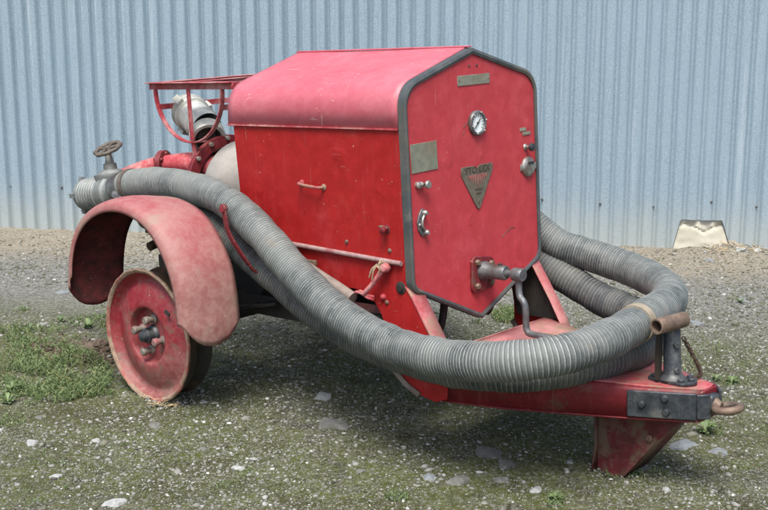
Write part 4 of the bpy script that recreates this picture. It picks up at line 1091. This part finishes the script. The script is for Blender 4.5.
for _ in range(2600):
    y = 3.4+2.4*random.random(); x = (random.random()*2-1)*(.32*y+.2)
    if mnoise.noise((x*1.7, y*1.7, 21)) < .02: continue
    z = gz(x, y); h = random.uniform(.004, .014); items.append(((x, y, z), Vector((x, y, z))+Vector((random.gauss(0, .6), random.gauss(0, .6), .8)).normalized()*h, .002, random.random()*.7))
g = blades('grass', items, leafm); tag(g, 'feathery low weeds and sparse grass growing through the gravel', 'grass', kind='stuff')

# broad-leaved plants that can be picked out
def rosette(px, py, r, nl, label, up=.5):
    c = gp(px, py); vs = []; fs = []; ts = []; base = Vector((0, 0, 0))
    for i in range(nl):
        a = i*2.399+random.uniform(-.2, .2); L = r*random.uniform(.55, 1.1); e = up*random.uniform(.1, 2.0); w_ = L*random.uniform(.36, .52); tn = random.uniform(.10, .60); q0 = len(vs)
        d = Vector((math.cos(a), math.sin(a), 0)); s_ = Vector((-d.y, d.x, 0))
        for j, (t_, ww) in enumerate(((0, .08), (.2, .35), (.4, .85), (.6, 1.0), (.8, .72), (.93, .35), (1, .03))):
            p = base+d*L*t_+Vector((0, 0, L*e*math.sin(t_*PI*.62)+.004)); 
            vs += [p-s_*w_*ww*.5+Vector((0, 0, w_*.12*ww)), p, p+s_*w_*ww*.5+Vector((0, 0, w_*.12*ww))]; ts += [tn-.12, tn+.05, tn-.12]
        for j in range(6):
            for kx in (0, 1): fs.append((q0+j*3+kx, q0+j*3+kx+1, q0+j*3+kx+4, q0+j*3+kx+3))
    me = bpy.data.meshes.new('weed_plant'); me.from_pydata([tuple(v) for v in vs], [], fs); me.materials.append(leafm)
    me.polygons.foreach_set('use_smooth', [True]*len(me.polygons))
    at = me.attributes.new('tint', 'FLOAT', 'POINT'); at.data.foreach_set('value', [min(1, max(0, t)) for t in ts])
    o = bpy.data.objects.new('weed_plant', me); COL.objects.link(o); o.location = (c.x, c.y, gz(c.x, c.y)); tag(o, label, 'weed', 'broad-leaved weeds in the gravel'); return o
for a in [(88, 327, .045, 16, 'clover-like leafy weed on the moss between the fender and the weed patch'), (60, 322, .035, 12, 'small leafy weed left of the clover-like one behind the soil lumps'), (8, 402, .05, 12, 'round-leaved plant at the left edge below the weeds'),
          (12, 392, .045, 10, 'light green round-leaved plant touching the left edge of the frame'), (705, 433, .055, 14, 'leafy weed sprouting under the tow eye'), (732, 381, .04, 12, 'flat rosette weed on the gravel right of the post'),
          (716, 378, .035, 9, 'small rosette weed just behind the hitch'), (556, 500, .035, 10, 'weed tuft at the bottom edge right of centre'), (740, 303, .035, 9, 'tiny weed on the gravel at the far right'), (107, 318, .035, 10, 'leafy weed right beneath the rear end of the fender'),
          (24, 310, .03, 9, 'lone weed on the gravel at the far left behind the moss'), (520, 322, .05, 14, 'bright green weed seen through the gap under the front panel'), (30, 330, .035, 10, 'low leafy weed at the left behind the feathery patch')]:
    rosette(a[0], a[1], a[2]*.8, a[3]+5, *a[4:])
# dry straw caught at the foot of the wheel and by the wall
items = []
cw = W((0, -.655, 0.0))
for _ in range(50):
    a = random.random()*2*PI; p = cw+Vector((random.gauss(0, .025), random.gauss(0, .02), 0)); p.z = gz(p.x, p.y)+.004+random.random()*.008; items.append((p, p+Vector((math.cos(a), math.sin(a), random.uniform(-.1, .5)))*random.uniform(.02, .06), .0022, .9))
for _ in range(90):
    p = gp(random.uniform(708, 762), random.uniform(252, 258)); p.z = gz(p.x, p.y)+.012; a = random.random()*2*PI; items.append((p, p+Vector((math.cos(a), math.sin(a), random.uniform(-.1, .3)))*random.uniform(.02, .06), .004, .9))
sw = blades('dry_straw', items, metalm('straw', (.34, .25, .13), (.45, .35, .2), None, 50, .8, 0, .2)); tag(sw, 'dry straw and stalks lying by the wheel foot and the wall', 'straw', kind='stuff')
# soil lumps thrown up left of the wheel
pts = []; szs = []
for _ in range(900):
    c = gp(random.gauss(85, 20), random.gauss(353, 7)); pts.append((c.x, c.y, gz(c.x, c.y)+.004)); szs.append(random.uniform(.003, .014)**1.0)
sl = clutter('soil', np.array(pts), np.array(szs), metalm('brown_soil_clods', (.055, .036, .024), (.10, .07, .05), (.14, .10, .08), 40, .95, 0, 1), flat=.8, seed=9); tag(sl, 'crumbly brown soil thrown up between the weeds and the wheel', 'soil', kind='stuff')

# ------------------------------------------------------------------ light, sky, camera
world = bpy.data.worlds.new('World'); scn.world = world; world.use_nodes = True
wn_ = world.node_tree.nodes; bg = wn_['Background']; sky = wn_.new('ShaderNodeTexSky'); sky.sky_type = 'NISHITA'; sky.sun_disc = False
EL, AZ = 63.0, 190.0       # azimuth clockwise from +Y (north): light comes from behind the camera, a little left
sky.sun_elevation = math.radians(EL); sky.sun_rotation = math.radians(AZ); sky.air_density = 1.0; sky.dust_density = 4.0; sky.ozone_density = 1.0
world.node_tree.links.new(sky.outputs[0], bg.inputs[0]); bg.inputs[1].default_value = .12
sl_ = bpy.data.lights.new('sun', 'SUN'); sl_.energy = 2.1; sl_.angle = math.radians(26); sl_.color = (1, .985, .93)
so = bpy.data.objects.new('sun', sl_); COL.objects.link(so)
sd = Vector((math.sin(math.radians(AZ))*math.cos(math.radians(EL)), math.cos(math.radians(AZ))*math.cos(math.radians(EL)), math.sin(math.radians(EL))))
so.rotation_euler = sd.to_track_quat('Z', 'Y').to_euler(); so.location = sd*20
cam = bpy.data.cameras.new('camera'); co = bpy.data.objects.new('camera', cam); COL.objects.link(co); scn.camera = co
co.location = (0, 0, CAM_H); co.rotation_euler = (math.radians(90)-CAM_TH, 0, 0); cam.sensor_width = 36; cam.lens = CAM_F/768*36; cam.clip_end = 500; cam.clip_start = .05
cam.shift_x = 0; cam.shift_y = 0
vs_ = scn.view_settings; vs_.view_transform = 'Standard'; vs_.look = 'None'; vs_.gamma = 1; vs_.use_curve_mapping = False; vs_.exposure = 1.05
